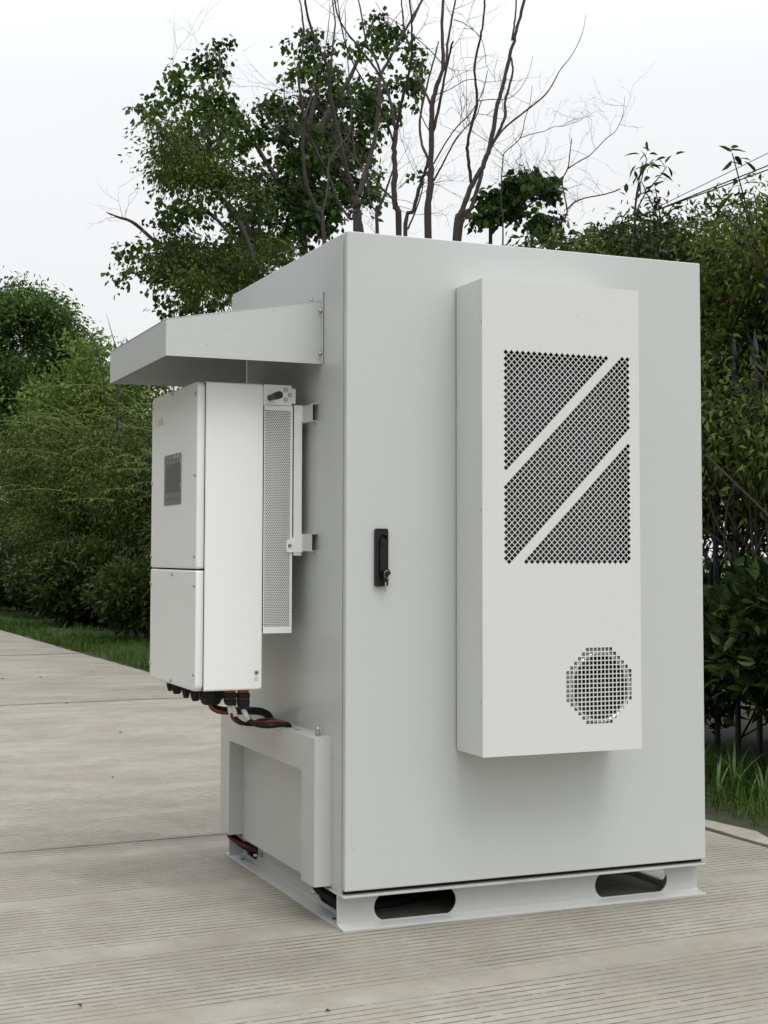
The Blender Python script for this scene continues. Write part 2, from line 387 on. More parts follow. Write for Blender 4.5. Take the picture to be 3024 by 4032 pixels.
# door handle (on the door, third level)
hd = plate('handle', rrect(.087, .127, .9725, 1.139, .006), [rrect(.098, .1225, .992, 1.122, .0118)], 1, -.012, -.0006, BLACK, door, .0012)
MB().box(.0985, .1215, -.004, -.0008, .993, 1.121).build('handle_recess', BLACK, door)
plate('lever', rrect(.0995, .1205, 1.006, 1.108, .0102), [], 1, -.017, -.0045, BLACK, door, .002)
plate('lever_hub', ring2(.1105, 1.100, .0115, 20), [], 1, -.0195, -.004, BLACK, door, .002)
plate('lock_cylinder', ring2(.1115, 1.015, .0085, 18), [], 1, -.022, -.004, BLACK, door, .001)
ky = thing('key_pair', 'pair of keys with black grips hanging from the lock of the door handle', 'keys', (.113, -.025, 1.01))
plate('key_grip', ring2(.1155, 1.013, .0105, 20), [ring2(.1155, 1.018, .0028, 10)], 1, -.032, -.028, BLACK, ky, .0008)
plate('key_grip', rrect(.105, .121, .985, 1.004, .005), [ring2(.113, 1.0, .0025, 10)], 1, -.0275, -.0235, BLACK, ky, .0008)
MB().box(.1105, .1148, -.0262, -.0248, .958, .9855).build('key_blade', STEEL, ky)
MB().tube([(.1155+.0108*math.cos(a), -.0335, 1.0075+.0108*math.sin(a)) for a in np.linspace(0, 2*math.pi, 25)], .0007, 6).build('key_ring', STEEL, ky)

# ------------------------------------------------------------------ AIR CONDITIONER on the door
ac = thing('air_conditioner', 'slim light grey air conditioner box with slanted diamond grille mounted on the cabinet door', 'air conditioner', (.61, -.088, .494))
AX0, AX1, AY, AZ0, AZ1 = .3475, .8715, -.1765, .494, 1.857
t = .0015
MB().box(AX0, AX0+t, AY+.0155, -.006, AZ0, AZ1).box(AX1-t, AX1, AY+.0155, -.006, AZ0, AZ1).box(AX0+t, AX1-t, AY+.0155, -.006, AZ1-t, AZ1).box(AX0+t, AX1-t, AY+.0155, -.006, AZ0, AZ0+t).box(AX0+t, AX1-t, -.0085, -.006, AZ0+t, AZ1-t).build('casing', ACP, ac)
MB().box(AX0+.002, AX1-.002, -.006, -.0004, AZ0+.002, AZ1-.002).build('gasket', RUBBER, ac)
P0x, P0z, PI_ = .4235, 1.6475, .01855; hd_ = .0078
holes = []
for a in range(0, 70):
    for b in range(-40, 24):
        i = (a+b)/2; j = (a-b)/2       # a = i+j, b = i-j
        if not (-.01 <= i <= 22.01 and -.01 <= j <= 32.51): continue
        if abs(i-round(i)) > .01 and i > 22: continue
        if 18 < a < 21 or 33 < a < 36: continue
        if a > 54.6 and i > 22: continue
        x = P0x+i*PI_; z = P0z-j*PI_
        holes.append([(x-hd_, z), (x, z-hd_), (x+hd_, z), (x, z+hd_)])
rows = [7, 9, 11, 13, 15]+[17]*7+[15, 13, 11, 9, 7]
for r, nq in enumerate(rows):
    z = .7885-r*.01318
    for k in range(nq):
        x = .7280+(k-(nq-1)/2)*.01312; q = .0051
        holes.append([(x-q, z-q), (x+q, z-q), (x+q, z+q), (x-q, z+q)])
fp = plate('front_panel', [(AX0, AZ0-.001), (AX1, AZ0-.001), (AX1, AZ1+.001), (AX0, AZ1+.001)], holes, 1, AY, AY+.0013, ACP, ac)
MB().box(AX0, AX0+t, AY+.0014, AY+.0150, AZ0-.001, AZ1+.001).box(AX1-t, AX1, AY+.0014, AY+.0150, AZ0-.001, AZ1+.001).box(AX0+t, AX1-t, AY+.0014, AY+.0150, AZ1+.001-t, AZ1+.001).box(AX0+t, AX1-t, AY+.0014, AY+.0150, AZ0-.001, AZ0-.001+t).build('panel_return', ACP, fp)
for z in (1.732, 1.192, .652): MB().disc((AX0+.0003, -.1735+.004, z), 0, .0030, .0022, 10, -1, .0008).build('screw', STEEL, ac)
MB().box(.355, .865, -.125, -.115, .99, 1.72).build('grille_shade_backing', DARK, ac)  # near-black sheet stands in for shade behind the diamond grille
MB().box(.352, .354, -.172, -.127, .50, 1.85).build('casing_shade_liner', DARK, ac); MB().box(.865, .867, -.172, -.127, .50, 1.85).build('casing_shade_liner', DARK, ac)  # dark sheets added so the pale casing interior reads as shade
MB().box(.3545, .8645, -.172, -.127, 1.70, 1.702).build('casing_shade_liner', DARK, ac); MB().box(.3545, .8645, -.172, -.127, .98, .982).build('casing_shade_liner', DARK, ac)
for k in range(32): MB().box(.405, .858, -.150, -.148, 1.025+k*.0207, 1.0272+k*.0207).build('condenser_fin', FIN, ac)
cx, cz = .738, .677
plate('fan_plate', [(.60, .54), (.862, .54), (.862, .81), (.60, .81)], [ring2(cx, cz, .097, 40)], 1, -.168, -.166, mat('fan_plate_grey', (.30, .31, .30), .4), ac)
mb = MB(); prof = [(.106, -.1685), (.1045, -.172), (.100, -.1735), (.094, -.170), (.089, -.160), (.0875, -.12)]; n = 48
V = [(cx+r*math.cos(2*math.pi*k/n), y, cz+r*math.sin(2*math.pi*k/n)) for r, y in prof for k in range(n)]
mb.add(V, [(i*n+k, i*n+(k+1) % n, (i+1)*n+(k+1) % n, (i+1)*n+k) for i in range(len(prof)-1) for k in range(n)], True)
mb.build('fan_bellmouth', GALV, ac)
fan = MB().disc((cx, -.120, cz), 1, .032, .022, 24, -1, .004).build('fan_hub', BLACK, ac)
for k in range(7):
    a0 = 2*math.pi*k/7; V = []
    for r in (.031, .05, .068, .083):
        for s2, yo in ((-1, .0), (1, -.016)):
            a = a0+s2*.30+(r-.03)*4; V.append((cx+r*math.cos(a), -.117+yo, cz+r*math.sin(a)))
    MB().add(V, [(2*i, 2*i+1, 2*i+3, 2*i+2) for i in range(3)], True).build('fan_blade', BLACK, ac)
MB().box(.59, .864, -.112, -.110, .52, .83).build('fan_shade_backing', DARK, ac)  # near-black sheet stands in for shade behind the fan

# ------------------------------------------------------------------ RAIN HOOD
hood = thing('rain_hood', 'sloping light grey sheet metal hood bolted to the cabinet side above the white inverter', 'hood', (-.24, .58, 1.7))
hx, hy0, hy1, hz0, hz1, hz2 = -.479, .208, .966, 1.637, 1.742, 1.828
t = .002
MB().prism([(-.0022, hz0), (hx, hz0), (hx, hz1), (-.0022, hz2)], 1, hy0, hy0+t).build('side_panel', PAINT, hood)
MB().prism([(-.0022, hz0), (hx, hz0), (hx, hz1), (-.0022, hz2)], 1, hy1-t, hy1).build('side_panel', PAINT, hood)
MB().box(hx, hx+t, hy0+t+.0002, hy1-t-.0002, hz0, hz1-.0002).build('front_panel', PAINT, hood)
s = (hz2-hz1)/(-hx)
MB().prism([(hx-.001, hz1+.0003), (-.0022, hz2+.0003), (-.0022, hz2+.0023), (hx-.001, hz1+.0023)], 1, hy0-.001, hy1+.001).build('top_panel', PAINT, hood)
wf = MB().prism([(.190, hz0), (hy0+.001, hz0), (hy0+.001, hz2-.001), (.9, hz2+.0035), (.984, hz2+.0035), (.984, 1.852), (.190, 1.852)], 0, -.0035, -.0012).build('wall_flange', PAINT, hood)
MB().box(-.0012, -.0002, .1885, .198, hz0+.001, 1.853).build('seal_strip', RUBBER, hood)
for p in ((.199, 1.797), (.199, 1.668), (.284, 1.842), (.6, 1.842), (.9, 1.842)):
    y, z = p; MB().tube([(-.0035, y, z), (-.0085, y, z)], .0062, 6).tube([(-.0035, y, z), (-.013, y, z)], .0032, 8).build('bolt', STEEL, hood)

# ------------------------------------------------------------------ MOUNTING RAILS
def rail(z0, z1, lab):
    th = thing('mounting_rail', lab, 'rail', (-.01, .58, (z0+z1)/2), 'hat profile rails behind the inverter')
    a = .0018; o = -.021
    prof = [(-.0004, z0-.013), (-.0004-a, z0-.013), (-.0004-a, z0-a+.0), (o, z0-a), (o, z1+a), (-.0004-a, z1+a), (-.0004-a, z1+.013), (-.0004, z1+.013), (-.0004, z1), (o+a, z1), (o+a, z0), (-.0004, z0)]
    MB().prism(prof, 1, .231, .955).build('rail_profile', PAINT, th, .0008)
    for y in (.26, .93): MB().tube([(-.0022, y, z0-.007), (-.006, y, z0-.007)], .004, 6).build('bolt', STEEL, th)
rail(1.468, 1.517, 'upper hat profile rail carrying the white inverter on the cabinet side wall')
rail(1.0755, 1.1245, 'lower hat profile rail carrying the white inverter on the cabinet side wall')

# ------------------------------------------------------------------ INVERTER
inv = thing('solar_inverter', 'white wall mounted inverter box with grey display hanging under the rain hood', 'inverter', (-.19, .6, .658))
IY0, IY1 = .318, .880
def body_prof(r): return rrect(-.3275+.0, -.1475, .658, 1.581, r)
# body with rounded corners in the x-z outline on the wall side only
def outline(x0, x1, z0, z1, r, n=6):
    o = [(x0, z0)]
    for k in range(n+1): a = R(270+90*k/n); o.append((x1-r+r*math.cos(a), z0+r+r*math.sin(a)))
    for k in range(n+1): a = R(90*k/n); o.append((x1-r+r*math.cos(a), z1-r+r*math.sin(a)))
    o.append((x0, z1)); return o
MB().prism(outline(-.3278, -.1455, .658, 1.581, .010), 1, IY0, IY1).build('housing', WHITE, inv, .006, 4)
MB().box(-.331, -.327, IY0+.003, IY1-.003, .662, 1.577).build('cover_gap_plate', RUBBER, inv)  # black plate stands in for shade in the gap between the covers
def cover(name, z0, z1, rt, rb):
    def loop(y0, y1, za, zb, r0, r1, n=6):
        o = []
        for cy_, cz_, a0, r in ((y1-r1, zb-r1, 0, r1), (y0+r1, zb-r1, 90, r1), (y0+r0, za+r0, 180, r0), (y1-r0, za+r0, 270, r0)):
            for k in range(n+1): a = R(a0+90*k/n); o.append((cy_+r*math.cos(a), cz_+r*math.sin(a)))
        return o
    mb = MB(); rings = []
    for x, ins in ((-.3305, 0), (-.3495, 0), (-.3520, .0008), (-.3535, .0028), (-.3540, .006)):
        lp = loop(IY0+ins, IY1-ins, z0+ins, z1-ins, max(.001, rb-ins*.6), max(.001, rt-ins*.6)); rings.append([(x, p[0], p[1]) for p in lp])
    n = len(rings[0]); V = [p for r in rings for p in r]
    F = [(i*n+k, i*n+(k+1) % n, (i+1)*n+(k+1) % n, (i+1)*n+k) for i in range(len(rings)-1) for k in range(n)]
    mb.add(V, F, True); b0 = (len(rings)-1)*n; mb.f += [tuple(range(b0, b0+n)), tuple(range(n))[::-1]]; mb.sm += [False, False]
    return mb.build(name, WHITE, inv)
up = cover('upper_cover', 1.0205, 1.581, .022, .008); lo = cover('lower_cover', .658, 1.0155, .006, .022)
for y, z, p in ((.607, 1.568, up), (.331, 1.543, up), (.867, 1.543, up), (.330, 1.300, up), (.869, 1.298, up), (.330, 1.058, up), (.869, 1.057, up),
             (.593, 1.001, lo), (.330, .970, lo), (.869, .968, lo), (.330, .708, lo), (.869, .705, lo), (.595, .670, lo)):
    MB().disc((-.3538, y, z), 0, .0058, .0045, 12, -1, .0018).build('screw', STEEL, p)
# display
dp = plate('display_panel', rrect(.4935, .704, 1.2185, 1.3785, .008), [], 0, -.3552, -.3538, GREYP, inv)
for o_ in (dp,): pass
plate('display_screen', rrect(.513, .680, 1.258, 1.348, .003), [], 0, -.3557, -.3553, SCREEN, dp)
for y in (.555, .600, .645): MB().box(-.3556, -.3553, y-.008, y+.008, 1.3595, 1.3625).build('indicator_mark', MARK, dp)
for y in (.530, .572, .615, .657): MB().disc((-.3553, y, 1.237), 0, .004, .0004, 12).build('button_mark', MARK, dp)
for (a, b_) in (((.545, 1.374), (.590, 1.363)), ((.500, 1.376), (.545, 1.360)), ((.505, 1.358), (.530, 1.368)), ((.497, 1.34), (.500, 1.37)), ((.497, 1.27), (.499, 1.285)), ((.58, 1.352), (.60, 1.36))):
    mid = ((a[0]+b_[0])/2+.003, (a[1]+b_[1])/2+.003)
    MB().add([(-.3555, a[0], a[1]), (-.3575, mid[0], mid[1]), (-.3555, b_[0], b_[1]), (-.3555, mid[0]-.004, mid[1]-.004)], [(0, 1, 2, 3)]).build('wrinkle_glint', FILM, dp)  # pale slivers paint the glints of the wrinkled film
# logo: sun ring and the lettering
cu = bpy.data.curves.new('lettering', 'FONT'); cu.body = 'solis'; cu.size = .038; cu.extrude = .0002; cu.align_x = 'LEFT'
tmp = bpy.data.objects.new('tmp', cu); COL.objects.link(tmp); bpy.context.view_layer.update()
me = bpy.data.meshes.new_from_object(tmp.evaluated_get(bpy.context.evaluated_depsgraph_get())); bpy.data.objects.remove(tmp)
me.transform(Matrix(((0, 0, -1, -.3543), (-1, 0, 0, .793), (0, 1, 0, 1.484), (0, 0, 0, 1)))); me.materials.clear()
lg = link('logo_lettering', me, LOGO, inv)
mb = MB(); c2 = (.813, 1.494)
for k in range(12):
    a0, a1 = 2*math.pi*k/12, 2*math.pi*(k+.75)/12
    if k in (9,): continue
    pts = [(-.3545, c2[0]+.0105*math.cos(a), c2[1]+.0105*math.sin(a)) for a in np.linspace(a0, a1, 4)]
    pts2 = [(-.3545, c2[0]+.0082*math.cos(a), c2[1]+.0082*math.sin(a)) for a in np.linspace(a0, a1, 4)]
    mb.add(pts+pts2, [(i, i+1, i+5, i+4) for i in range(3)])
    am = (a0+a1)/2; d = .0016
    mb.add([(-.3545, c2[0]+.012*math.cos(am-.13), c2[1]+.012*math.sin(am-.13)), (-.3545, c2[0]+.012*math.cos(am+.13), c2[1]+.012*math.sin(am+.13)), (-.3545, c2[0]+.0165*math.cos(am), c2[1]+.0165*math.sin(am))], [(0, 1, 2)])
mb.build('logo_ring', LOGO, inv)
# ring marks low on the side
plate('earth_terminal', ring2(-.1635, .709, .0078, 20), [ring2(-.1635, .709, .0038, 14)], 1, IY0-.0010, IY0-.0001, mat('stamped_grey', (.42, .42, .41), .5), inv)
MB().disc((-.1635, IY0-.0001, .709), 1, .0034, .0006, 14, -1).build('terminal_socket', MARK, inv)
plate('earth_symbol', ring2(-.1645, .690, .0066, 20), [ring2(-.1645, .690, .0056, 20)], 1, IY0-.0006, IY0-.0001, mat('symbol_grey', (.35, .35, .34), .5), inv)
MB().box(-.1685, -.1605, IY0-.0006, IY0-.0001, .6895, .6905).box(-.1652, -.1642, IY0-.0006, IY0-.0001, .6865, .6935).build('earth_symbol', bpy.data.materials['symbol_grey'], inv)
# heat sink shroud
SX0, SX1, SZ0, SZ1 = -.1438, -.0525, .826, 1.517
hl = []
for r in range(130):
    z = 1.5005-r*.00506; nn = 14
    for k in range(nn):
        x = -.1400+k*.00585+(.0029 if r % 2 else 0)
        hl.append(ring2(x, z, .00235, 6, math.pi/6))
plate('perforated_panel', [(SX0, SZ0), (SX1, SZ0), (SX1, SZ1), (SX0, SZ1)], hl, 1, IY0+.001, IY0+.0018, WHITE, inv)
MB().box(SX0, SX1, IY0+.0019, IY1-.002, SZ0, SZ0+.0015).box(SX0, SX1, IY0+.0019, IY1-.002, SZ1-.0015, SZ1).box(SX1-.0015, SX1, IY0+.0019, IY1-.002, SZ0+.0016, SZ1-.0016).box(SX0, SX1, IY1-.0019, IY1-.001, SZ0, SZ1).build('heat_sink_shroud', WHITE, inv)
FINM = mat('heat_sink_fin', (.05, .05, .05), .5, .2)
for k in range(34): z = .836+k*.0202; MB().box(SX0+.003, SX1-.006, IY0+.016, IY0+.030, z, z+.0012).build('heat_sink_fin', FINM, inv)
MB().box(SX0+.003, SX1-.003, IY0+.031, IY0+.034, SZ0+.003, SZ1-.003).build('heat_sink_shade_block', DARK, inv)  # dark sheet behind the fins, standing in for shade in the holes
MB().box(SX1-.0030, SX1-.0017, IY0+.004, IY0+.0305, SZ0+.003, SZ1-.003).build('shroud_shade_liner', DARK, inv)  # dark sheets added to hide the bright inner walls of the shroud
MB().box(SX0+.0003, SX0+.0017, IY0+.004, IY0+.0305, SZ0+.003, SZ1-.003).build('shroud_shade_liner', DARK, inv)
MB().box(-.1455, -.0565, IY0+.0, IY1-.0, 1.5185, 1.5805).build('top_bracket', WHITE, inv, .0008)
MB().prism([(-.085, 1.529), (-.081, 1.525), (-.0445, 1.525), (-.0445, 1.571), (-.080, 1.571), (-.0855, 1.566)], 1, IY0-.0022, IY0-.0003).build('bracket_plate', WHITE, inv, .0006)
for x, z in ((-.0770, 1.5645), (-.0635, 1.5500), (-.0770, 1.5360)): MB().disc((x, IY0-.0022, z), 1, .0068, .004, 14, -1, .002).build('screw', STEEL, inv)
MB().tube([(-.126, IY0-.0002, 1.540), (-.126, IY0-.045, 1.540), (-.126, IY0-.047, 1.540), (-.126, IY0-.090, 1.540), (-.126, IY0-.093, 1.540)], [.0092, .0092, .0115, .0115, .010], 20).build('carry_handle', BLACK, inv)
# wall bracket of the inverter
MB().box(-.0488, -.0225, IY0-.001, IY0+.001, 1.0605, 1.519).box(-.0240, -.0215, IY0+.0012, IY1-.04, 1.0605, 1.519).box(-.050, -.0225, IY0-.001, IY0+.010, 1.5192, 1.5212).build('wall_bracket', WHITE, inv, .0006)
MB().box(-.026, -.0213, IY0-.005, IY0-.0012, 1.470, 1.519).build('bracket_ear', WHITE, inv)
MB().prism([(-.068, 1.070), (-.0208, 1.070), (-.0208, 1.127), (-.027, 1.127), (-.0725, 1.1055), (-.0725, 1.075)], 1, IY0-.0045, IY0-.0022).build('foot_plate', WHITE, inv, .0006)
MB().disc((-.0620, IY0-.0045, 1.0905), 1, .0055, .004, 14, -1, .0015).build('screw', mat('dull_steel', (.3, .31, .28), .5, 1), inv)
# cable glands under the box
def gland(x, y, r, zb, ribs=12, nm='cable_gland'):
    z = .6575; mb = MB(); h = z-zb
    mb.tube([(x, y, z), (x, y, z-h*.18)], r*1.0, 8)
    mb.tube([(x, y, z-h*.18), (x, y, z-h*.66), (x, y, z-h*.8), (x, y, zb+.006), (x, y, zb)], [r*1.08, r*1.08, r*.86, r*.84, r*.62], 28)
    for k in range(ribs):
        a = 2*math.pi*k/ribs; mb.tube([(x+r*1.06*math.cos(a), y+r*1.06*math.sin(a), z-h*.22), (x+r*1.06*math.cos(a), y+r*1.06*math.sin(a), z-h*.62)], r*.07, 5)
    mb.build(nm, BLACK, inv)
gland(-.252, .50, .036, .600, 20)
gland(-.290, .540, .0150, .609); gland(-.290, .652, .0120, .608); gland(-.290, .765, .0165, .611); gland(-.290, .855, .0105, .613)
# orange and black battery connectors
for x, y, zb in ((-.2165, .415, .606), (-.179, .400, .596)):
    MB().box(x-.026, x+.021, y-.016, y+.02, .6545, .6578).build('connector_flange', BLACK, inv)
    MB().box(x-.0155, x+.0155, y-.0125, y+.0125, .6425, .6543).build('connector_socket', ORANGE, inv, .003)
    MB().box(x-.0175, x+.0175, y-.0145, y+.0145, .6285, .6423).build('connector_latch', BLACK, inv, .001)
    MB().box(x-.0165, x+.0165, y-.0138, y+.0138, .6225, .6283).build('connector_ring', REDC, inv, .001)
    MB().box(x-.0170, x+.0170, y-.0140, y+.0140, zb+.012, .6223).prism([(x-.012, zb), (x+.0165, zb-.002), (x+.0165, zb+.0118), (x-.0165, zb+.0118)], 1, y-.013, y+.013).build('connector_plug', BLACK, inv, .001)

# ------------------------------------------------------------------ CABLES from the inverter to the lower cover
def cable(name, pts, r, mt, lab, group=None, sleeve=None):
    th = thing(name, lab, 'cable', pts[0], group)
    MB().tube(bez(pts, 8), r, 10).build('cable_jacket', mt, th)
    if sleeve: MB().tube([Vector(p) for p in sleeve], [r*1.28, r*1.28], 12).build('heat_shrink_sleeve', SLEEVE, th)
cable('battery_cable', [(-.222, .415, .612), (-.219, .413, .600), (-.214, .405, .576), (-.206, .40, .562), (-.185, .40, .550), (-.15, .42, .5465), (-.10, .47, .549), (-.055, .49, .546), (-.03, .44, .538), (-.026, .43, .522)], .0058, REDC, 'red cable with a white sleeve, leftmost under the orange connectors', None, [(-.2195, .413, .606), (-.2135, .407, .573)])
cable('battery_cable', [(-.210, .412, .612), (-.208, .409, .598), (-.203, .400, .572), (-.190, .395, .556), (-.16, .41, .545), (-.11, .44, .5415), (-.06, .45, .544), (-.03, .42, .538), (-.026, .42, .522)], .0058, RUBBER, 'black cable with a white sleeve hanging from the left orange connector', None, [(-.2085, .410, .606), (-.2025, .400, .571)])
cable('battery_cable', [(-.181, .40, .600), (-.178, .398, .590), (-.167, .395, .565), (-.150, .39, .548), (-.11, .39, .5385), (-.07, .395, .539), (-.035, .40, .541), (-.022, .40, .522)], .0062, RUBBER, 'black cable with white sleeve under the right orange connector, lowest in the bundle', None, [(-.1795, .399, .594), (-.1640, .394, .560)])
cable('battery_cable', [(-.173, .40, .600), (-.170, .402, .590), (-.160, .404, .566), (-.142, .41, .552), (-.10, .43, .5465), (-.06, .42, .549), (-.03, .405, .540), (-.024, .405, .522)], .0055, REDC, 'red cable beside the lowest black one, sagging onto the top of the lower cover')
cd = thing('corrugated_conduit', 'black ribbed conduit looping from the big cable gland to the lower cover', 'conduit', (-.25, .5, .6))
pts = bez([(-.250, .50, .603), (-.244, .50, .592), (-.226, .50, .583), (-.189, .52, .5765), (-.122, .55, .571), (-.068, .58, .564), (-.033, .60, .548), (-.018, .605, .520)], 40)
# resample evenly and rib
P = [pts[0]]
for p in pts[1:]:
    if (p-P[-1]).length > .00125: P.append(p)
MB().tube(P, [.0108+(.0016 if (i//2) % 2 else 0) for i in range(len(P))], 16).build('ribbed_sleeve', BLACK, cd)
cable('phase_wire', [(-.262, .485, .606), (-.250, .478, .590), (-.236, .475, .583), (-.215, .48, .577), (-.200, .49, .574)], .0034, ORANGE, 'short orange wire bending out of the big cable gland', None)

# ------------------------------------------------------------------ LOWER CABLE COVER
cv = thing('cable_cover', 'low light grey sheet metal frame cover on the cabinet side below the inverter', 'cover', (-.027, .586, .1))
UX = -.0535; y0, y1, z0, z1 = .108, 1.065, .107, .532; oy0, oy1, oz = .2175, .959, .4265
MB().prism([(y0, z0), (oy0, z0), (oy0, oz), (oy1, oz), (oy1, z0), (y1, z0), (y1, z1), (y0, z1)], 0, UX, UX+.0015).build('front_frame', COVP, cv, .0006)
MB().box(UX+.0016, -.0005, y0, y0+.0015, z0, z1).build('side_panel', COVP, cv)
MB().box(UX+.0016, -.0005, y1-.0015, y1, z0, z1).build('side_panel', COVP, cv)
plate('top_panel', [(UX+.0016, y0+.0017), (-.0005, y0+.0017), (-.0005, y1-.0017), (UX+.0016, y1-.0017)], [ring2(-.026, .336, .0125, 20), ring2(-.024, .405, .0125, 20), ring2(-.026, .44, .0125, 20), ring2(-.024, .605, .013, 20)], 2, z1-.0016, z1-.0001, COVP, cv)
MB().box(UX+.0016, -.0042, oy0-.0015, oy0, z0, oz).build('opening_return', COVP, cv)
MB().box(UX+.0016, -.0042, oy1, oy1+.0015, z0, oz).build('opening_return', COVP, cv)
MB().box(UX+.0016, -.0042, oy0, oy1, oz, oz+.0015).build('opening_return', COVP, cv)
MB().box(-.0040, -.0004, oy0-.01, oy1+.004, .099, oz+.01).build('back_plate', COVP, cv, .0006)
for y, z in ((.91, .431), (.694, .432), (.478, .432), (.264, .433), (.115, .479), (.115, .303), (.115, .127), (.211, .304), (.211, .125), (.967, .302), (1.059, .303), (1.059, .12), (.967, .12)):
    MB().disc((UX, y, z), 0, .0028, .0012, 10, -1, .0004).build('rivet', COVP, cv)
MB().tube([(-.018, .176, z1), (-.018, .176, z1+.006)], .0078, 6).tube([(-.018, .176, z1+.006), (-.018, .176, z1+.009)], .009, 14).tube([(-.018, .176, z1+.009), (-.018, .176, z1+.024)], .004, 10).build('stud_bolt', STEEL, cv)
rr = random.Random(5); mb = MB()
for yy in (y0-.0005,):
    mb.tube([(-.0012+rr.uniform(-.0004, .0004), yy, z) for z in np.arange(z0, z1, .008)], [.0016+rr.uniform(-.0006, .0008) for _ in np.arange(z0, z1, .008)], 6)
mb.tube([(-.0012, y, z1+.0002) for y in np.arange(y0, y1, .01)], [.0014+rr.uniform(-.0006, .0008) for _ in np.arange(y0, y1, .01)], 6)
mb.build('weld_bead', COVP, cv)
def lowcable(dx, dy, r, mt, y_a, lab, cat='cable', dz=0):
    o = MB().tube(bez([(-.028+dx, y_a+dy, .16), (-.028+dx, y_a+dy, .105), (-.010+dx, y_a+dy-.02, .078+dz), (.03, y_a+dy-.06, .052+dz), (.09, y_a+dy-.05, .035+dz), (.3, y_a+.05, .02)]), r, 10).build('lead_cable', mt)
    tag(o, lab, cat)
lowcable(0, 0, .012, RUBBER, 1.025, 'thick black cable entering the base slot at the far end of the cabinet side')
lowcable(-.012, -.022, .0075, REDC, 1.035, 'dark red cable curving into the base slot at the far end of the cabinet side', dz=.004)
lowcable(0, 0, .012, RUBBER, .165, 'black cable dropping from the cover into the base slot near the door corner')

# ================================================================== VEGETATION
def leafmat(name, dark, light, accent=None, gloss=.45, trans=.25, obj=False):
    mt = bpy.data.materials.new(name); mt.use_nodes = True; t = mt.node_tree; L = t.links.new; b = t.nodes['Principled BSDF']
    if obj:
        at_ = t.nodes.new('ShaderNodeObjectInfo'); fac = at_.outputs['Random']
    else:
        at_ = t.nodes.new('ShaderNodeAttribute'); at_.attribute_name = 'tint'; fac = at_.outputs['Fac']
    cr = t.nodes.new('ShaderNodeValToRGB'); r = cr.color_ramp
    r.elements[0].position = .1; r.elements[0].color = dark+(1,); r.elements[1].position = .85; r.elements[1].color = light+(1,)
    if accent: e = r.elements.new(.975); e.color = light+(1,); e = r.elements.new(.99); e.color = accent+(1,)
    L(fac, cr.inputs[0]); L(cr.outputs[0], b.inputs['Base Color']); b.inputs['Roughness'].default_value = gloss
    b.inputs['Specular IOR Level'].default_value = .14
    tr = t.nodes.new('ShaderNodeBsdfTranslucent'); L(cr.outputs[0], tr.inputs[0])
    ms = t.nodes.new('ShaderNodeMixShader'); ms.inputs[0].default_value = trans
    L(b.outputs[0], ms.inputs[1]); L(tr.outputs[0], ms.inputs[2]); L(ms.outputs[0], t.nodes['Material Output'].inputs[0]); return mt
BARK = mat('grey_brown_bark', (.048, .039, .034), .9, var=.45, scale=14, bump=1, bscale=70)
BARKD = mat('dark_bark', (.034, .028, .024), .9, var=.4, scale=16, bump=1, bscale=80)
TWIG = mat('twig_bark', (.060, .050, .042), .9, var=.3, scale=10)
GSTEM = mat('green_stem', (.13, .17, .05), .7, var=.3, scale=4)

def norm(a): return a/np.maximum(np.linalg.norm(a, axis=-1, keepdims=True), 1e-9)
def sprigs(blobs, n_clumps, per, clump, L, droop, seed, shell=.45, spread=.9, tint=(.15, .75), up=0.):
    """leaves set in sprays: returns pos, dir, nrm, len, tint"""
    rg = np.random.default_rng(seed); w = np.array([b[1][0]*b[1][2] for b in blobs]); w = w/w.sum()
    idx = rg.choice(len(blobs), n_clumps, p=w); bt = rg.normal(0, .2, len(blobs))
    C = np.array([b[0] for b in blobs])[idx]; RR = np.array([b[1] for b in blobs])[idx]
    d = norm(rg.normal(size=(n_clumps, 3))); r = (shell+(1-shell)*rg.random((n_clumps, 1))**.6)
    P = C+d*r*RR
    sd = norm(d*np.array([1, 1, .6])+rg.normal(size=(n_clumps, 3))*.5+np.array([0, 0, up-droop*.4]))
    ct = tint[0]+(tint[1]-tint[0])*np.clip(rg.normal(.45, .2, n_clumps)+bt[idx], 0, 1)
    k = np.repeat(np.arange(n_clumps), per); m_ = len(k)
    tpos = rg.random((m_, 1))
    pos = P[k]+sd[k]*clump*(tpos-.3)+rg.normal(size=(m_, 3))*clump*.22
    side = norm(rg.normal(size=(m_, 3)))
    dr = norm(sd[k]*(1-spread*.5)+side*spread+np.array([0, 0, -droop]))
    nr = norm(np.cross(dr, rg.normal(size=(m_, 3))*.7+np.array([.0, 0, 1.])))
    nr = norm(np.cross(nr, dr)) if True else nr
    ln = L*(.55+.7*rg.random(m_)); tn = np.clip(ct[k]+rg.normal(0, .10, m_), 0, .97)
    acc = rg.random(m_) < .004; tn[acc] = 1
    return pos, dr, nr, ln, tn
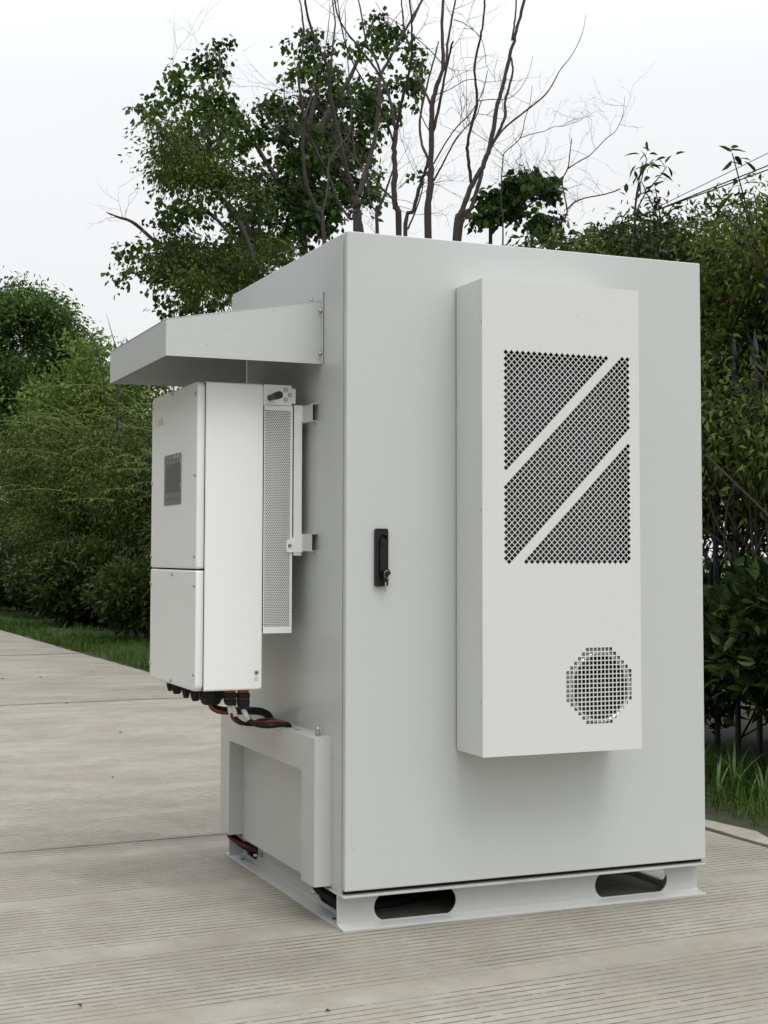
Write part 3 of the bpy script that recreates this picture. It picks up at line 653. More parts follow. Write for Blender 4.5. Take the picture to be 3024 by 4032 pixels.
def leafgeo(S, wr, fold=.25, hi=False, curl=.12):
    pos, dr, nr, ln, tn = S; sv = np.cross(dr, nr); l = ln[:, None]; w = l*wr*.5
    if not hi:
        tip = pos+dr*l-nr*l*curl
        V = np.stack([pos, pos+dr*l*.42+sv*w+nr*w*fold, tip, pos+dr*l*.42-sv*w+nr*w*fold], 1); q = 4
        F = np.array([[0, 1, 2], [0, 2, 3]])
    else:
        V = np.stack([pos, pos+dr*l*.28+sv*w*.85+nr*w*fold, pos+dr*l*.62+sv*w*.8+nr*(w*fold-l*curl*.35), pos+dr*l-nr*l*curl,
                      pos+dr*l*.62-sv*w*.8+nr*(w*fold-l*curl*.35), pos+dr*l*.28-sv*w*.85+nr*w*fold, pos+dr*l*.45-nr*l*curl*.15], 1); q = 7
        F = np.array([[0, 1, 6], [1, 2, 6], [2, 3, 6], [3, 4, 6], [4, 5, 6], [5, 0, 6]])
    n = len(pos); FF = (F[None]+np.arange(n)[:, None, None]*q).reshape(-1, 3)
    return V.reshape(-1, 3), FF, np.repeat(tn, q)
def meshnp(name, V, F, T, mt, parent=None, kind='stuff'):
    me = bpy.data.meshes.new(name); me.vertices.add(len(V)); me.vertices.foreach_set('co', V.astype(np.float32).ravel())
    k = F.shape[1]; me.loops.add(F.size); me.loops.foreach_set('vertex_index', F.astype(np.int32).ravel())
    me.polygons.add(len(F)); me.polygons.foreach_set('loop_start', np.arange(0, F.size, k, dtype=np.int32))
    if T is not None:
        a = me.attributes.new('tint', 'FLOAT', 'POINT'); a.data.foreach_set('value', T.astype(np.float32))
    me.update(calc_edges=True); o = link(name, me, mt, parent)
    if kind: o['kind'] = kind
    return o
_lm = {}
def leafparts(S, wr, mt, parent, n=300, fold=.25, curl=.12, seed=0, name='leaf', box=None):
    """the n leaves that show largest become objects of their own; returns the rest"""
    pos, dr, nr, ln, tn = S
    rel = pos-CP; z = rel@FW; u = (rel@RT)/z*FPX+1512; v = -(rel@UP)/z*FPX+CY
    ok = (u > 0) & (u < 3024) & (v > 0) & (v < 4032) & (z > 0)
    if box: ok &= (u > box[0]) & (u < box[2]) & (v > box[1]) & (v < box[3])
    score = np.where(ok, ln/z, 0)*(1+.15*np.random.default_rng(seed).random(len(z)))
    pick = np.argsort(-score)[:n]; pick = pick[ok[pick]]
    if (name, wr, mt.name) not in _lm:
        one = (np.zeros((1, 3)), np.array([[1., 0, 0]]), np.array([[0, 0, 1.]]), np.ones(1), np.zeros(1))
        V, F, T = leafgeo(one, wr, fold, True, curl); me = bpy.data.meshes.new('leaf'); me.from_pydata(V.tolist(), [], F.tolist()); me.materials.append(mt); _lm[(name, wr, mt.name)] = me
    me = _lm[(name, wr, mt.name)]; pl = np.array(parent.location)
    for i in pick:
        o = bpy.data.objects.new(name, me); COL.objects.link(o); o.parent = parent
        sv = np.cross(nr[i], dr[i]); M = Matrix.Identity(4)
        for a in range(3): M[a][0] = dr[i][a]*ln[i]; M[a][1] = sv[a]*ln[i]; M[a][2] = nr[i][a]*ln[i]; M[a][3] = pos[i][a]-pl[a]
        o.matrix_basis = M
    keep = np.ones(len(pos), bool); keep[pick] = False
    return tuple(x[keep] for x in S)
def plant(name, lab, cat, loc, group=None):
    return thing(name, lab, cat, loc, group)
LM = dict(
 tallow=leafmat('tallow_leaf', (.014, .040, .008), (.085, .150, .022), (.20, .13, .02), trans=.35),
 tallow_o=leafmat('tallow_leaf_single', (.014, .040, .008), (.085, .150, .022), None, trans=.35, obj=True),
 olive=leafmat('olive_leaf', (.030, .056, .012), (.115, .155, .028), (.20, .12, .02)),
 vine=leafmat('vine_leaf', (.016, .030, .009), (.120, .165, .034), (.30, .07, .02)),
 vine_o=leafmat('vine_leaf_single', (.016, .030, .009), (.120, .165, .034), None, obj=True),
 hedge=leafmat('hedge_leaf', (.010, .026, .008), (.066, .098, .019), (.10, .09, .02), .3),
 hedge_o=leafmat('hedge_leaf_single', (.012, .028, .008), (.075, .108, .018), None, .3, obj=True),
 weep=leafmat('weeping_leaf', (.013, .030, .006), (.125, .175, .028), (.14, .13, .03)),
 far=leafmat('far_leaf', (.024, .060, .018), (.125, .200, .045), None, trans=.35),
 lime=leafmat('lime_leaf', (.070, .125, .022), (.190, .270, .050), None, trans=.35),
 grass=leafmat('grass_blade', (.024, .062, .009), (.105, .195, .026), (.16, .14, .05), .5, .3))

# ---------------- bare trees (drawn limbs at 11-13 m)
A_ = lambda x, y: (1100+x*.4294, y*.4294)
B_ = lambda x, y: (1700+x*.4822, y*.4822)
def limb(parent, name, cr, D, pts, w0, w1, mt, dd=0., ground=False, seed=0, n=7):
    rg = random.Random(seed); sc = .4294 if cr is A_ else .4822
    P = []
    for i, (x, y) in enumerate(pts):
        q = cr(x, y); P.append(at(q[0], D+dd*i/max(1, len(pts)-1), q[1]))
    if ground:
        b = P[0].copy(); b[2] = -.05; b[:2] += np.array([rg.uniform(-.15, .15), rg.uniform(-.15, .15)]); mid = (b+P[0])/2; mid[:2] += .06; P = [b, mid]+P
    C = bez(P, 6); m_ = len(C); r0 = w0*sc/2/FPX*D; r1 = w1*sc/2/FPX*D
    C = [p+Vector((rg.gauss(0, 1), rg.gauss(0, 1), rg.gauss(0, 1)))*r1*.25 if 0 < i < m_-1 else p for i, p in enumerate(C)]
    rad = [(r0+(r1-r0)*i/(m_-1))*(1+rg.uniform(-.07, .12)) for i in range(m_)]
    if ground: rad[0] *= 1.5; rad[1] *= 1.3
    MB().tube(C, rad, n).build(name, mt, parent); return C, rad
def twigs(parent, limbs, n, seed, L0=.55, mt=TWIG, r0=.0030, lvl=3, upb=.5):
    rg = random.Random(seed); mb = MB()
    def grow(p, d, L, r, lv):
        k = 4; pts = [p]; dd = d.copy()
        for i in range(k):
            dd = (dd+Vector((rg.gauss(0, .22), rg.gauss(0, .22), rg.gauss(0.06, .18)))).normalized(); pts.append(pts[-1]+dd*L/k)
            if lv > 0 and rg.random() < .75:
                nd = (dd+Vector((rg.gauss(0, .8), rg.gauss(0, .8), rg.gauss(.1, .6)))).normalized(); grow(pts[-1], nd, L*rg.uniform(.4, .65), r*.62, lv-1)
        mb.tube(pts, [r*(1-.75*i/k) for i in range(k+1)], 3, False)
    for _ in range(n):
        C, rad = rg.choice(limbs); i = int(len(C)*rg.uniform(.25, .98)); p = C[i]
        d = Vector((rg.gauss(0, 1), rg.gauss(0, 1), upb+rg.gauss(0, .5))).normalized()
        grow(p, d, L0*rg.uniform(.5, 1.3), r0, lvl-1)
    o = mb.build('twigs', mt, parent); o['kind'] = 'stuff'; return o
def base(cr, D, p): q = cr(*p); b = at(q[0], D, q[1]); return (b[0], b[1], 0)

T = plant('bare_tree', 'bare grey tree above the cabinet corner, its trunk splitting low into a V', 'tree', base(A_, 12, (715, 2110)), 'leafless trees behind the cabinet')
L1 = [limb(T, 'trunk', A_, 12, [(715, 2150), (712, 1960), (700, 1800)], 84, 70, BARK, ground=True, seed=1),
 limb(T, 'branch', A_, 12, [(700, 1810), (655, 1680), (600, 1500), (520, 1150), (465, 880), (450, 640), (330, 370), (250, 100), (235, -80)], 52, 16, BARK, -.5, seed=2),
 limb(T, 'branch', A_, 12, [(725, 1800), (770, 1650), (815, 1500), (890, 1200), (918, 850), (925, 700), (1050, 470), (1180, 230), (1310, 0), (1350, -90)], 50, 16, BARK, .5, seed=3),
 limb(T, 'branch', A_, 12, [(925, 700), (830, 560), (700, 400), (600, 270), (530, 120), (500, -60)], 24, 14, BARKD, .2, seed=4),
 limb(T, 'branch', A_, 11.8, [(460, 650), (490, 430), (510, 200), (490, 40), (480, -80)], 20, 10, BARK, .3, seed=5),
 limb(T, 'branch', A_, 12.0, [(590, 1480), (560, 1230), (480, 1060), (420, 940)], 14, 5, BARK, .4, seed=6)]
twigs(T, L1[1:], 12, 11, .35)
T = plant('bare_tree', 'bare slim curving tree left of the V forked one, in front of the leaves', 'tree', base(A_, 11.5, (400, 2170)), 'leafless trees behind the cabinet')
L1 = [limb(T, 'trunk', A_, 11.5, [(410, 2200), (330, 1900), (240, 1650), (215, 1300), (222, 1050), (175, 700), (222, 400), (212, 150), (175, -60)], 46, 12, BARK, -.3, True, 7),
 limb(T, 'branch', A_, 11.5, [(370, 2050), (440, 1750), (455, 1500), (560, 1330), (640, 1230), (660, 1000), (640, 700), (610, 350), (603, 90)], 22, 7, BARK, .6, seed=8),
 limb(T, 'branch', A_, 11.3, [(220, 1100), (290, 900), (330, 700), (420, 450), (470, 60)], 20, 6, BARK, .4, seed=9)]
twigs(T, L1, 16, 12, .4)
T = plant('bare_tree', 'bare tree with long pale leaning stems crossing behind the upper left corner of the cabinet', 'tree', base(A_, 12.6, (720, 2130)), 'leafless trees behind the cabinet')
L1 = [limb(T, 'trunk', A_, 12.6, [(770, 2200), (640, 2000), (540, 1850), (470, 1650), (390, 1480), (270, 1250), (150, 1210), (60, 1000), (40, 740)], 34, 8, BARK, .2, True, 10),
 limb(T, 'branch', A_, 12.6, [(430, 1560), (330, 1380), (250, 1150), (170, 900), (100, 880)], 26, 8, BARKD, -.4, seed=11)]
twigs(T, L1, 18, 13)
T = plant('bare_tree', 'bare straight reddish brown tree rising between the forked tree and the thickest trunk', 'tree', base(A_, 11.8, (1095, 2140)), 'leafless trees behind the cabinet')
RB = mat('reddish_bark', (.052, .037, .031), .9, var=.5, scale=12, bump=1, bscale=60)
L1 = [limb(T, 'trunk', A_, 11.8, [(1098, 2180), (1065, 1850), (1055, 1500), (1068, 1200)], 62, 46, RB, ground=True, seed=12),
 limb(T, 'branch', A_, 11.8, [(1070, 1210), (1120, 950), (1180, 700), (1215, 500), (1212, 220), (1190, -60)], 34, 14, BARKD, -.4, seed=13),
 limb(T, 'branch', A_, 11.8, [(1066, 1200), (1010, 900), (940, 700), (880, 540), (800, 400), (740, 60), (705, -60)], 30, 12, BARKD, .5, seed=14),
 limb(T, 'branch', A_, 11.8, [(1048, 1830), (930, 1720), (800, 1580), (650, 1400), (560, 1240)], 22, 8, BARKD, .6, seed=15),
 limb(T, 'branch', A_, 11.8, [(1045, 1300), (960, 1060), (820, 830), (640, 500), (560, 200), (530, -50)], 20, 8, BARKD, -.6, seed=16),
 limb(T, 'branch', A_, 11.8, [(1215, 480), (1150, 300), (1130, 120), (1115, -50)], 22, 12, BARKD, .1, seed=17),
 limb(T, 'branch', A_, 11.8, [(1215, 200), (1260, 110), (1320, -40)], 22, 12, BARKD, .1, seed=18),
 limb(T, 'branch', A_, 11.8, [(1105, 1720), (1200, 1640), (1330, 1610), (1420, 1600)], 10, 5, BARK, .3, seed=19)]
twigs(T, L1, 14, 14, .4)
T = plant('bare_tree', 'small bare tree with two slender stems between the forked tree and the reddish one', 'tree', base(A_, 12.8, (895, 2130)), 'leafless trees behind the cabinet')
L1 = [limb(T, 'trunk', A_, 12.8, [(900, 2180), (900, 1960), (960, 1800), (1000, 1680), (1040, 1560)], 42, 14, BARK, 0, True, 20),
 limb(T, 'branch', A_, 12.8, [(895, 1950), (830, 1850), (800, 1650), (700, 1420), (670, 1200)], 20, 8, BARK, .4, seed=21)]
twigs(T, L1, 14, 15)
T = plant('bare_tree', 'thickest bare tree, straight trunk with upright limbs in the middle of the skyline', 'tree', base(A_, 11.2, (1370, 2170)), 'leafless trees behind the cabinet')
L1 = [limb(T, 'trunk', A_, 11.2, [(1368, 2210), (1385, 1700), (1395, 1300), (1400, 1000), (1440, 800), (1500, 600), (1490, 250), (1505, -60)], 78, 22, RB, 0, True, 22),
 limb(T, 'branch', A_, 11.2, [(1410, 1200), (1470, 950), (1525, 650), (1565, 480), (1592, 380)], 28, 18, BARK, -.2, seed=23),
 limb(T, 'branch', A_, 11.2, [(1522, 640), (1550, 350), (1620, -50)], 26, 16, BARKD, .3, seed=24),
 limb(T, 'branch', A_, 11.2, [(1380, 1480), (1310, 1330), (1290, 1100), (1350, 800), (1430, 500), (1460, 380)], 28, 12, BARK, .3, seed=25),
 limb(T, 'branch', A_, 11.2, [(1415, 1500), (1530, 1300), (1640, 1150), (1750, 1040), (1860, 850), (1910, 650)], 16, 7, BARKD, .4, seed=26),
 limb(T, 'branch', A_, 11.2, [(1415, 1660), (1500, 1500), (1600, 1310), (1700, 1180), (1800, 1080), (1850, 920)], 18, 7, BARKD, -.3, seed=27),
 limb(T, 'branch', A_, 11.2, [(1385, 1220), (1300, 1060), (1235, 880)], 12, 6, BARKD, .3, seed=28),
 limb(T, 'branch', A_, 11.2, [(1500, 590), (1350, 430), (1230, 330), (1130, 240), (960, 130), (880, 20)], 10, 5, BARKD, .5, seed=29),
 limb(T, 'branch', A_, 11.2, [(1385, 950), (1320, 800), (1260, 680)], 26, 16, BARKD, .3, seed=30),
 limb(T, 'branch', A_, 11.2, [(1430, 870), (1560, 820), (1700, 740), (1810, 730), (1880, 760)], 9, 5, BARKD, -.4, seed=31)]
twigs(T, L1, 12, 16, .4)
T = plant('bare_tree', 'bare leaning tree joining the foot of the thickest trunk from the right', 'tree', base(A_, 11.4, (1150, 2160)), 'leafless trees behind the cabinet')
L1 = [limb(T, 'trunk', A_, 11.4, [(1150, 2200), (1230, 1930), (1290, 1700), (1340, 1560), (1375, 1430)], 44, 26, BARK, -.1, True, 32),
 limb(T, 'branch', A_, 11.4, [(1180, 2100), (1280, 1850), (1330, 1640)], 18, 10, BARKD, .1, seed=33)]
twigs(T, L1, 8, 17)
T = plant('bare_tree', 'bare tree with twin trunks and a long limb sweeping up to the right', 'tree', base(B_, 10.8, (200, 1960)), 'leafless trees behind the cabinet')
L1 = [limb(T, 'trunk', B_, 10.8, [(195, 2000), (250, 1720), (330, 1510), (430, 1330), (485, 1150), (540, 850), (585, 690), (640, 450), (700, 220), (765, -40)], 56, 22, BARK, 0, True, 34),
 limb(T, 'trunk', B_, 10.9, [(225, 2000), (330, 1680), (400, 1450), (430, 1300), (520, 1130), (600, 950), (600, 820), (660, 600), (650, 470)], 44, 16, BARK, .2, True, 35),
 limb(T, 'branch', B_, 10.8, [(325, 1500), (305, 1350), (293, 1180), (345, 950), (372, 820), (350, 540), (400, 300), (430, 100), (432, -50)], 28, 14, BARKD, -.3, seed=36),
 limb(T, 'branch', B_, 10.8, [(500, 1170), (600, 1040), (800, 880), (920, 780), (985, 690), (1050, 570), (1150, 440), (1230, 270), (1260, 110)], 18, 3, BARKD, .4, seed=37),
 limb(T, 'branch', B_, 10.8, [(655, 330), (680, 160), (692, -40)], 18, 12, BARKD, .1, seed=38),
 limb(T, 'branch', B_, 10.8, [(380, 825), (480, 812), (610, 808), (710, 740), (790, 600), (825, 460)], 9, 3, BARK, .4, seed=39),
 limb(T, 'branch', B_, 10.8, [(180, 160), (280, 200), (400, 310), (435, 440), (450, 540), (520, 640)], 8, 3, BARKD, .3, seed=40),
 limb(T, 'branch', B_, 10.8, [(370, 930), (450, 940), (560, 970), (650, 955)], 6, 3, BARK, .3, seed=41),
 limb(T, 'branch', B_, 10.8, [(480, 1170), (330, 1075), (230, 1020)], 6, 2, BARK, .5, seed=42)]
twigs(T, L1, 6, 18, .3)
T = plant('bare_tree', 'thin dark bare sapling standing right of the twin trunks', 'tree', base(B_, 10.5, (575, 1960)), 'leafless trees behind the cabinet')
L1 = [limb(T, 'trunk', B_, 10.5, [(580, 2000), (570, 1700), (568, 1500), (582, 1300), (600, 1240), (720, 1128), (765, 960), (800, 850), (822, 700)], 15, 4, BARKD, 0, True, 43),
 limb(T, 'branch', B_, 10.5, [(720, 1128), (800, 1100), (920, 1070), (1000, 1035), (1080, 1030), (1180, 990), (1248, 940)], 8, 2, BARK, .3, seed=44),
 limb(T, 'branch', B_, 10.5, [(585, 1280), (540, 1230), (500, 1190)], 7, 4, BARKD, .1, seed=45)]
twigs(T, L1, 13, 19, .3, lvl=3, r0=.0018)
T = plant('bare_tree', 'bare forked sapling rising from the green mass behind the cabinet top', 'tree', base(B_, 9.6, (1020, 1900)), 'leafless trees behind the cabinet')
L1 = [limb(T, 'trunk', B_, 9.6, [(1000, 1960), (1060, 1820), (1105, 1720), (1065, 1490), (1110, 1375), (1130, 1240), (1143, 1130)], 20, 7, BARK, 0, True, 46),
 limb(T, 'branch', B_, 9.6, [(1110, 1378), (1200, 1320), (1300, 1260), (1420, 1135), (1500, 1070), (1560, 940), (1575, 790)], 11, 3, BARKD, .4, seed=47),
 limb(T, 'branch', B_, 9.6, [(1106, 1710), (1170, 1650), (1260, 1615), (1400, 1590), (1540, 1545)], 14, 9, BARK, .2, seed=48)]
twigs(T, L1, 16, 20, .26, lvl=3, r0=.0016)

# ---------------- the big leafy tree
Z3 = lambda x, y: (400+x*.663, y*.663)
big = plant('leafy_tree', 'large tree with dark heart shaped leaves behind the bare trees, tallest leafy crown in view', 'tree', tuple(at(1180, 15.5)[:2])+(0,))
CL = [(690,280,38,55),(650,390,100,55),(420,440,90,55),(420,545,80,50),(290,640,80,55),(640,580,140,70),(720,690,170,80),(500,690,90,50),(480,780,120,60),(650,850,190,80),(860,780,120,110),(460,900,130,50),
 (560,980,220,80),(400,1040,100,45),(760,1060,170,80),(950,1100,170,110),(370,1190,90,45),(480,1240,170,60),(400,1320,110,45),(620,1240,90,40),(900,1300,130,100),(1030,620,110,75),(1250,220,100,55),(1190,270,60,70),(1170,420,90,55),
 (1300,400,90,80),(1100,780,150,110),(1250,680,150,140),(1360,560,110,70),(1480,270,80,45),(1600,110,45,35),(1500,600,110,90),(1400,800,150,130),(1330,950,120,110),(1180,940,120,90),(1130,1150,120,110),(1400,1130,110,90),(1500,900,90,90),(1300,1290,140,90),(1590,550,70,60),
 (170,1480,65,55),(250,1530,90,55),(150,1640,65,40),(400,1500,140,60),(600,1480,180,65),(350,1620,120,55),(560,1600,230,75),(800,1480,130,100),(330,1740,55,45),(500,1720,120,55),(700,1650,150,80),(420,1830,75,45),(560,1840,110,45),(700,1800,60,50),(1000,1430,150,90),(1150,1380,100,80)]
CLA = [(600,1250,170,120),(300,1350,170,170),(450,720,130,90),(800,1050,130,100),(650,1650,120,90),(350,1750,160,130),(870,215,75,60),(1000,300,120,70),(950,430,110,45),(1180,470,70,90),(1300,600,50,70),(1180,730,130,90),(1250,870,80,110),(1000,1010,110,90),(850,790,220,90),(430,1370,130,90),(500,1470,120,70),(750,1330,90,90),(700,1500,80,55),(900,1200,50,70),
 (980,1600,90,40),(1190,1570,60,50),(830,1800,110,120),(600,1800,110,90),(250,1800,180,170),(100,1600,130,220),(150,2000,180,110),(330,2050,150,80)]
rg = np.random.default_rng(5); blobs = []; D0 = 15.5
for c in [(Z3, q) for q in CL]+[(A_, q) for q in CLA]:
    f, (x, y, rx, ry) = c; sc = .663 if f is Z3 else .4294
    q = f(x, y); D = D0+rg.uniform(-1.2, 1.2); p = at(q[0], D, q[1]); k = sc/FPX*D*(1.15 if f is A_ else 1)
    blobs.append((p, (rx*k, max(rx, ry)*k*.8, ry*k)))
wts = sum(b[1][0]*b[1][2] for b in blobs)
S = sprigs(blobs, int(wts*860), 9, .18, .070, .75, 21, shell=.1, spread=.8, tint=(0., .8))
S = leafparts(S, .85, LM['tallow_o'], big, 300, seed=1)
meshnp('foliage', *leafgeo(S, .85, .15), LM['tallow'], big)
# olive fine-leaved shade branches inside the same mass
def px_limb(par, name, pts, D, r0, r1, mt, f=Z3, dd=0, seed=0, ground=False):
    rgx = random.Random(seed); P = [at(*((f(x, y)[0], D+dd*i/(len(pts)-1), f(x, y)[1]))) for i, (x, y) in enumerate(pts)]
    if ground: b = P[0].copy(); b[2] = -.05; P = [b]+P
    C = bez(P, 6); MB().tube(C, [r0+(r1-r0)*i/(len(C)-1)*(1+rgx.uniform(-.05, .05)) for i in range(len(C))], 7).build(name, mt, par)
    return C, [r0+(r1-r0)*i/(len(C)-1) for i in range(len(C))]
LB = [px_limb(big, 'trunk', [(1230, 2000), (1200, 1500), (1180, 1100), (1220, 800), (1290, 500)], 15.5, .07, .02, BARK, dd=.5, seed=1, ground=True),
 px_limb(big, 'branch', [(1200, 1560), (960, 1540), (860, 1330), (700, 1160), (600, 1060), (450, 900)], 15.3, .032, .010, BARK, seed=2),
 px_limb(big, 'branch', [(960, 1540), (780, 1400), (640, 1270), (480, 1250)], 15.2, .03, .01, BARK, seed=3),
 px_limb(big, 'branch', [(1180, 1300), (1000, 1000), (850, 750), (720, 520), (700, 300)], 15.8, .032, .01, BARK, seed=4),
 px_limb(big, 'branch', [(850, 750), (600, 650), (430, 470)], 15.7, .025, .008, BARK, seed=5),
 px_limb(big, 'branch', [(1190, 1700), (820, 1680), (600, 1570), (400, 1500), (200, 1330), (100, 1290), (30, 1262)], 15.0, .04, .006, BARK, seed=6),
 px_limb(big, 'branch', [(1200, 1000), (1330, 700), (1480, 450), (1600, 150)], 15.8, .05, .01, BARK, seed=7)]
twigs(big, LB[1:], 16, 22, .5, r0=.003)
yb = plant('olive_tree', 'smaller olive green fine leaved tree mixed into the lower left of the big dark crown', 'tree', tuple(at(1000, 13.6)[:2])+(0,))
YC = [(430,950,110,90),(560,900,90,80),(500,1040,140,60),(700,1060,90,80),(900,1180,90,60),(520,1560,170,75),(430,1500,110,50),(700,1620,150,90),(820,1700,110,80),(880,1600,100,70),(1040,1480,100,60),(360,760,90,60),(690,720,60,40),(600,1700,120,60)]
blobs = []
for x, y, rx, ry in YC:
    q = Z3(x, y); D = 13.8+rg.uniform(-.6, .6); p = at(q[0], D, q[1]); k = .663/FPX*D; blobs.append((p, (rx*k, rx*k*.8, ry*k)))
S = sprigs(blobs, 1250, 13, .30, .052, .35, 23, shell=.1, spread=.55, tint=(.1, .8))
meshnp('foliage', *leafgeo(S, .42, .1), LM['olive'], yb)
LB = [px_limb(yb, 'trunk', [(1060, 2000), (960, 1700), (800, 1600), (560, 1560), (430, 1500)], 13.8, .03, .01, BARK, seed=8, ground=True), px_limb(yb, 'branch', [(940, 1700), (830, 1350), (640, 1100), (450, 900), (380, 800)], 13.8, .035, .008, BARK, seed=9)]
twigs(yb, LB, 20, 24, .5)
# sprigs of the second leafy tree
sm = plant('leafy_sapling', 'slender sapling with a few clumps of dark leaves at the right of the bare trees', 'tree', base(B_, 11.5, (500, 1980)))
blobs = []
for x, y, rx, ry in [(650,1530,60,45),(720,1480,60,35),(770,1540,70,60),(840,1440,45,40),(610,1650,90,60),(520,1620,70,60),(930,1540,50,50),(980,1490,55,40),(500,1730,60,40),(400,1760,60,40),(920,1830,80,50),(1000,1850,60,50),(680,1720,40,30),(880,1800,40,40),(350,1790,40,30)]:
    q = B_(x, y); p = at(q[0], 11.5+rg.uniform(-.3, .3), q[1]); k = .4822/FPX*11.5; blobs.append((p, (rx*k, rx*k, ry*k)))
S = sprigs(blobs, 190, 9, .12, .065, .8, 25, shell=.1, tint=(0, .5))
S = leafparts(S, .85, LM['tallow_o'], sm, 300, seed=2)
meshnp('foliage', *leafgeo(S, .85, .15), LM['tallow'], sm)
LB = [px_limb(sm, 'trunk', [(480, 2050), (500, 1900), (620, 1760), (720, 1660), (850, 1590), (960, 1510)], 11.5, .018, .004, BARK, f=B_, seed=10, ground=True),
 px_limb(sm, 'branch', [(620, 1760), (640, 1620), (700, 1500), (840, 1420)], 11.5, .010, .004, BARK, f=B_, seed=11), px_limb(sm, 'branch', [(600, 1860), (720, 1740), (840, 1640), (930, 1600), (980, 1570)], 11.4, .010, .003, BARK, f=B_, seed=12)]
twigs(sm, LB, 30, 26, .35, r0=.003)

# ---------------- fence with spear heads
FX = lambda y: 3.12-.024*y
FM = mat('fence_paint', (.055, .07, .085), .5, var=.2, scale=12, dirt=((.10, .07, .05), 9, .62, .5))
fn = thing('picket_fence', 'dark blue grey steel fence with spear headed pickets overgrown by vines', 'fence', (3.0, 6, 0))
pm = MB(); s_w = .0105
pm.box(-s_w, s_w, -s_w, s_w, 0, 2.02)
me_p = pm.build('tmp', FM); pk = me_p.data; bpy.data.objects.remove(me_p)
sm_ = MB(); h0 = 2.02
prof = [(.010, h0), (.018, h0+.012), (.022, h0+.022), (.012, h0+.030), (.010, h0+.06), (.012, h0+.066), (.026, h0+.085), (.030, h0+.10), (.016, h0+.15), (.0015, h0+.215)]
V = []; nn = 8
for r, z in prof:
    for k in range(nn): a = 2*math.pi*k/nn; V.append((r*math.cos(a)*(.45 if z > h0+.07 else 1), r*math.sin(a), z))
sm_.add(V, [(i*nn+k, i*nn+(k+1) % nn, (i+1)*nn+(k+1) % nn, (i+1)*nn+k) for i in range(len(prof)-1) for k in range(nn)])
o_ = sm_.build('tmp', FM); sk = o_.data; bpy.data.objects.remove(o_)
for i in range(70):
    y = .46+i*.172; p = bpy.data.objects.new('picket', pk); COL.objects.link(p); p.parent = fn; p.location = Vector((FX(y), y, -.02))-fn.location
    q = bpy.data.objects.new('spear_head', sk); COL.objects.link(q); q.parent = p
for z in (.46, 1.72):
    MB().prism([(FX(.2)-.02, .2), (FX(.2)+.02, .2), (FX(12.6)+.02, 12.6), (FX(12.6)-.02, 12.6)], 2, z, z+.035).build('rail', FM, fn)
lawn = MB().add([(5.5, -6, -.02), (120, -6, -.02), (120, 200, -.02), (4.5, 200, -.02)], [(0, 1, 2, 3)]).build('lawn', mat('lawn_grass', (.075, .13, .03), .9, var=.35, scale=5, bump=1, bscale=40)); lawn['kind'] = 'structure'

# ---------------- clipped hedge shrubs along the kerb
def shrub(y, w, d, h, n, L, seed, lab, x=None, ind=0, tint=(.05, .7), z0=.12, box=None, cat='shrub', m=('hedge', 'hedge_o'), up=.35):
    xx = (EDGE(y)+1.02) if x is None else x
    t = plant('hedge_shrub', lab, cat, (xx, y, 0), 'low hedge shrubs along the verge')
    rgs = random.Random(seed); bl = []
    for i in range(7):
        a = rgs.uniform(0, 6.28); r = rgs.uniform(.15, .4)
        bl.append(((xx+d*.5*r*math.cos(a), y+w*.5*r*math.sin(a), z0+(h-z0)*rgs.uniform(.45, .58)), (d*.5*rgs.uniform(.7, 1), w*.5*rgs.uniform(.7, 1), (h-z0)*.5*rgs.uniform(.85, 1))))
    S = sprigs(bl, int(n*1.35), 9, .13, L, -.1, seed, shell=.35, spread=.65, tint=tint, up=up)
    S = tuple(q[S[0][:, 2] > .03] for q in S)
    if ind: S = leafparts(S, .42, LM[m[1]], t, ind, seed=seed, box=box)
    meshnp('foliage', *leafgeo(S, .42, .2), LM[m[0]], t)
    mb = MB()
    for i in range(9):
        a = rgs.uniform(0, 6.28); e = (xx+d*.33*math.cos(a), y+w*.33*math.sin(a), h*.7)
        mb.tube([(xx+.04*math.cos(a), y+.04*math.sin(a), -.02), (xx+d*.14*math.cos(a), y+w*.14*math.sin(a), h*.35), e], [.012, .009, .004], 5, False)
    o = mb.build('stems', BARKD, t); o['kind'] = 'stuff'
    return t
shrub(1.35, 1.5, 1.0, 1.02, 1500, .085, 31, 'glossy broad leaved shrub under the fence at the right edge of the photo', x=2.92, ind=300, tint=(0, .7), z0=.33)
shrub(1.6, 3.4, 1.4, 1.0, 1500, .10, 44, 'dark leafy undergrowth added behind the foot of the picket fence to block light', x=4.1, z0=.0)  # shrub added to block light behind the fence foot
shrub(2.9, 1.5, 1.1, 1.0, 700, .08, 32, 'broad leaved shrub partly hidden behind the right side of the cabinet', x=2.95)
shrub(13.0, 1.5, 1.0, .92, 1500, .085, 34, 'light green hedge shrub just left of the white inverter box', x=EDGE(13)+.78, ind=200, tint=(.35, .95), z0=.2)
shrub(16.6, 1.9, 1.4, 1.18, 3200, .10, 36, 'round yellow tipped hedge shrub with upright leaves, nearest large one on the left', x=EDGE(16.6)+1.05, ind=300, tint=(.15, 1.), z0=.1)
shrub(14.9, 1.6, 1.0, .95, 900, .09, 35, 'dark hedge shrub in the gap between the light green one and the yellow tipped one', x=EDGE(15)+1.35)
shrub(19.6, 2.4, 1.5, 1.14, 2600, .08, 37, 'dark green hedge shrub left of the yellow tipped one', x=EDGE(19.6)+1.05)
shrub(22.6, 2.6, 1.5, 1.14, 2400, .08, 38, 'second dark hedge shrub left of the yellow tipped one', x=EDGE(22.6)+1.1)
shrub(26.0, 3.0, 1.5, 1.14, 2200, .09, 39, 'hedge shrub at the left edge of the photo', x=EDGE(26)+1.15)
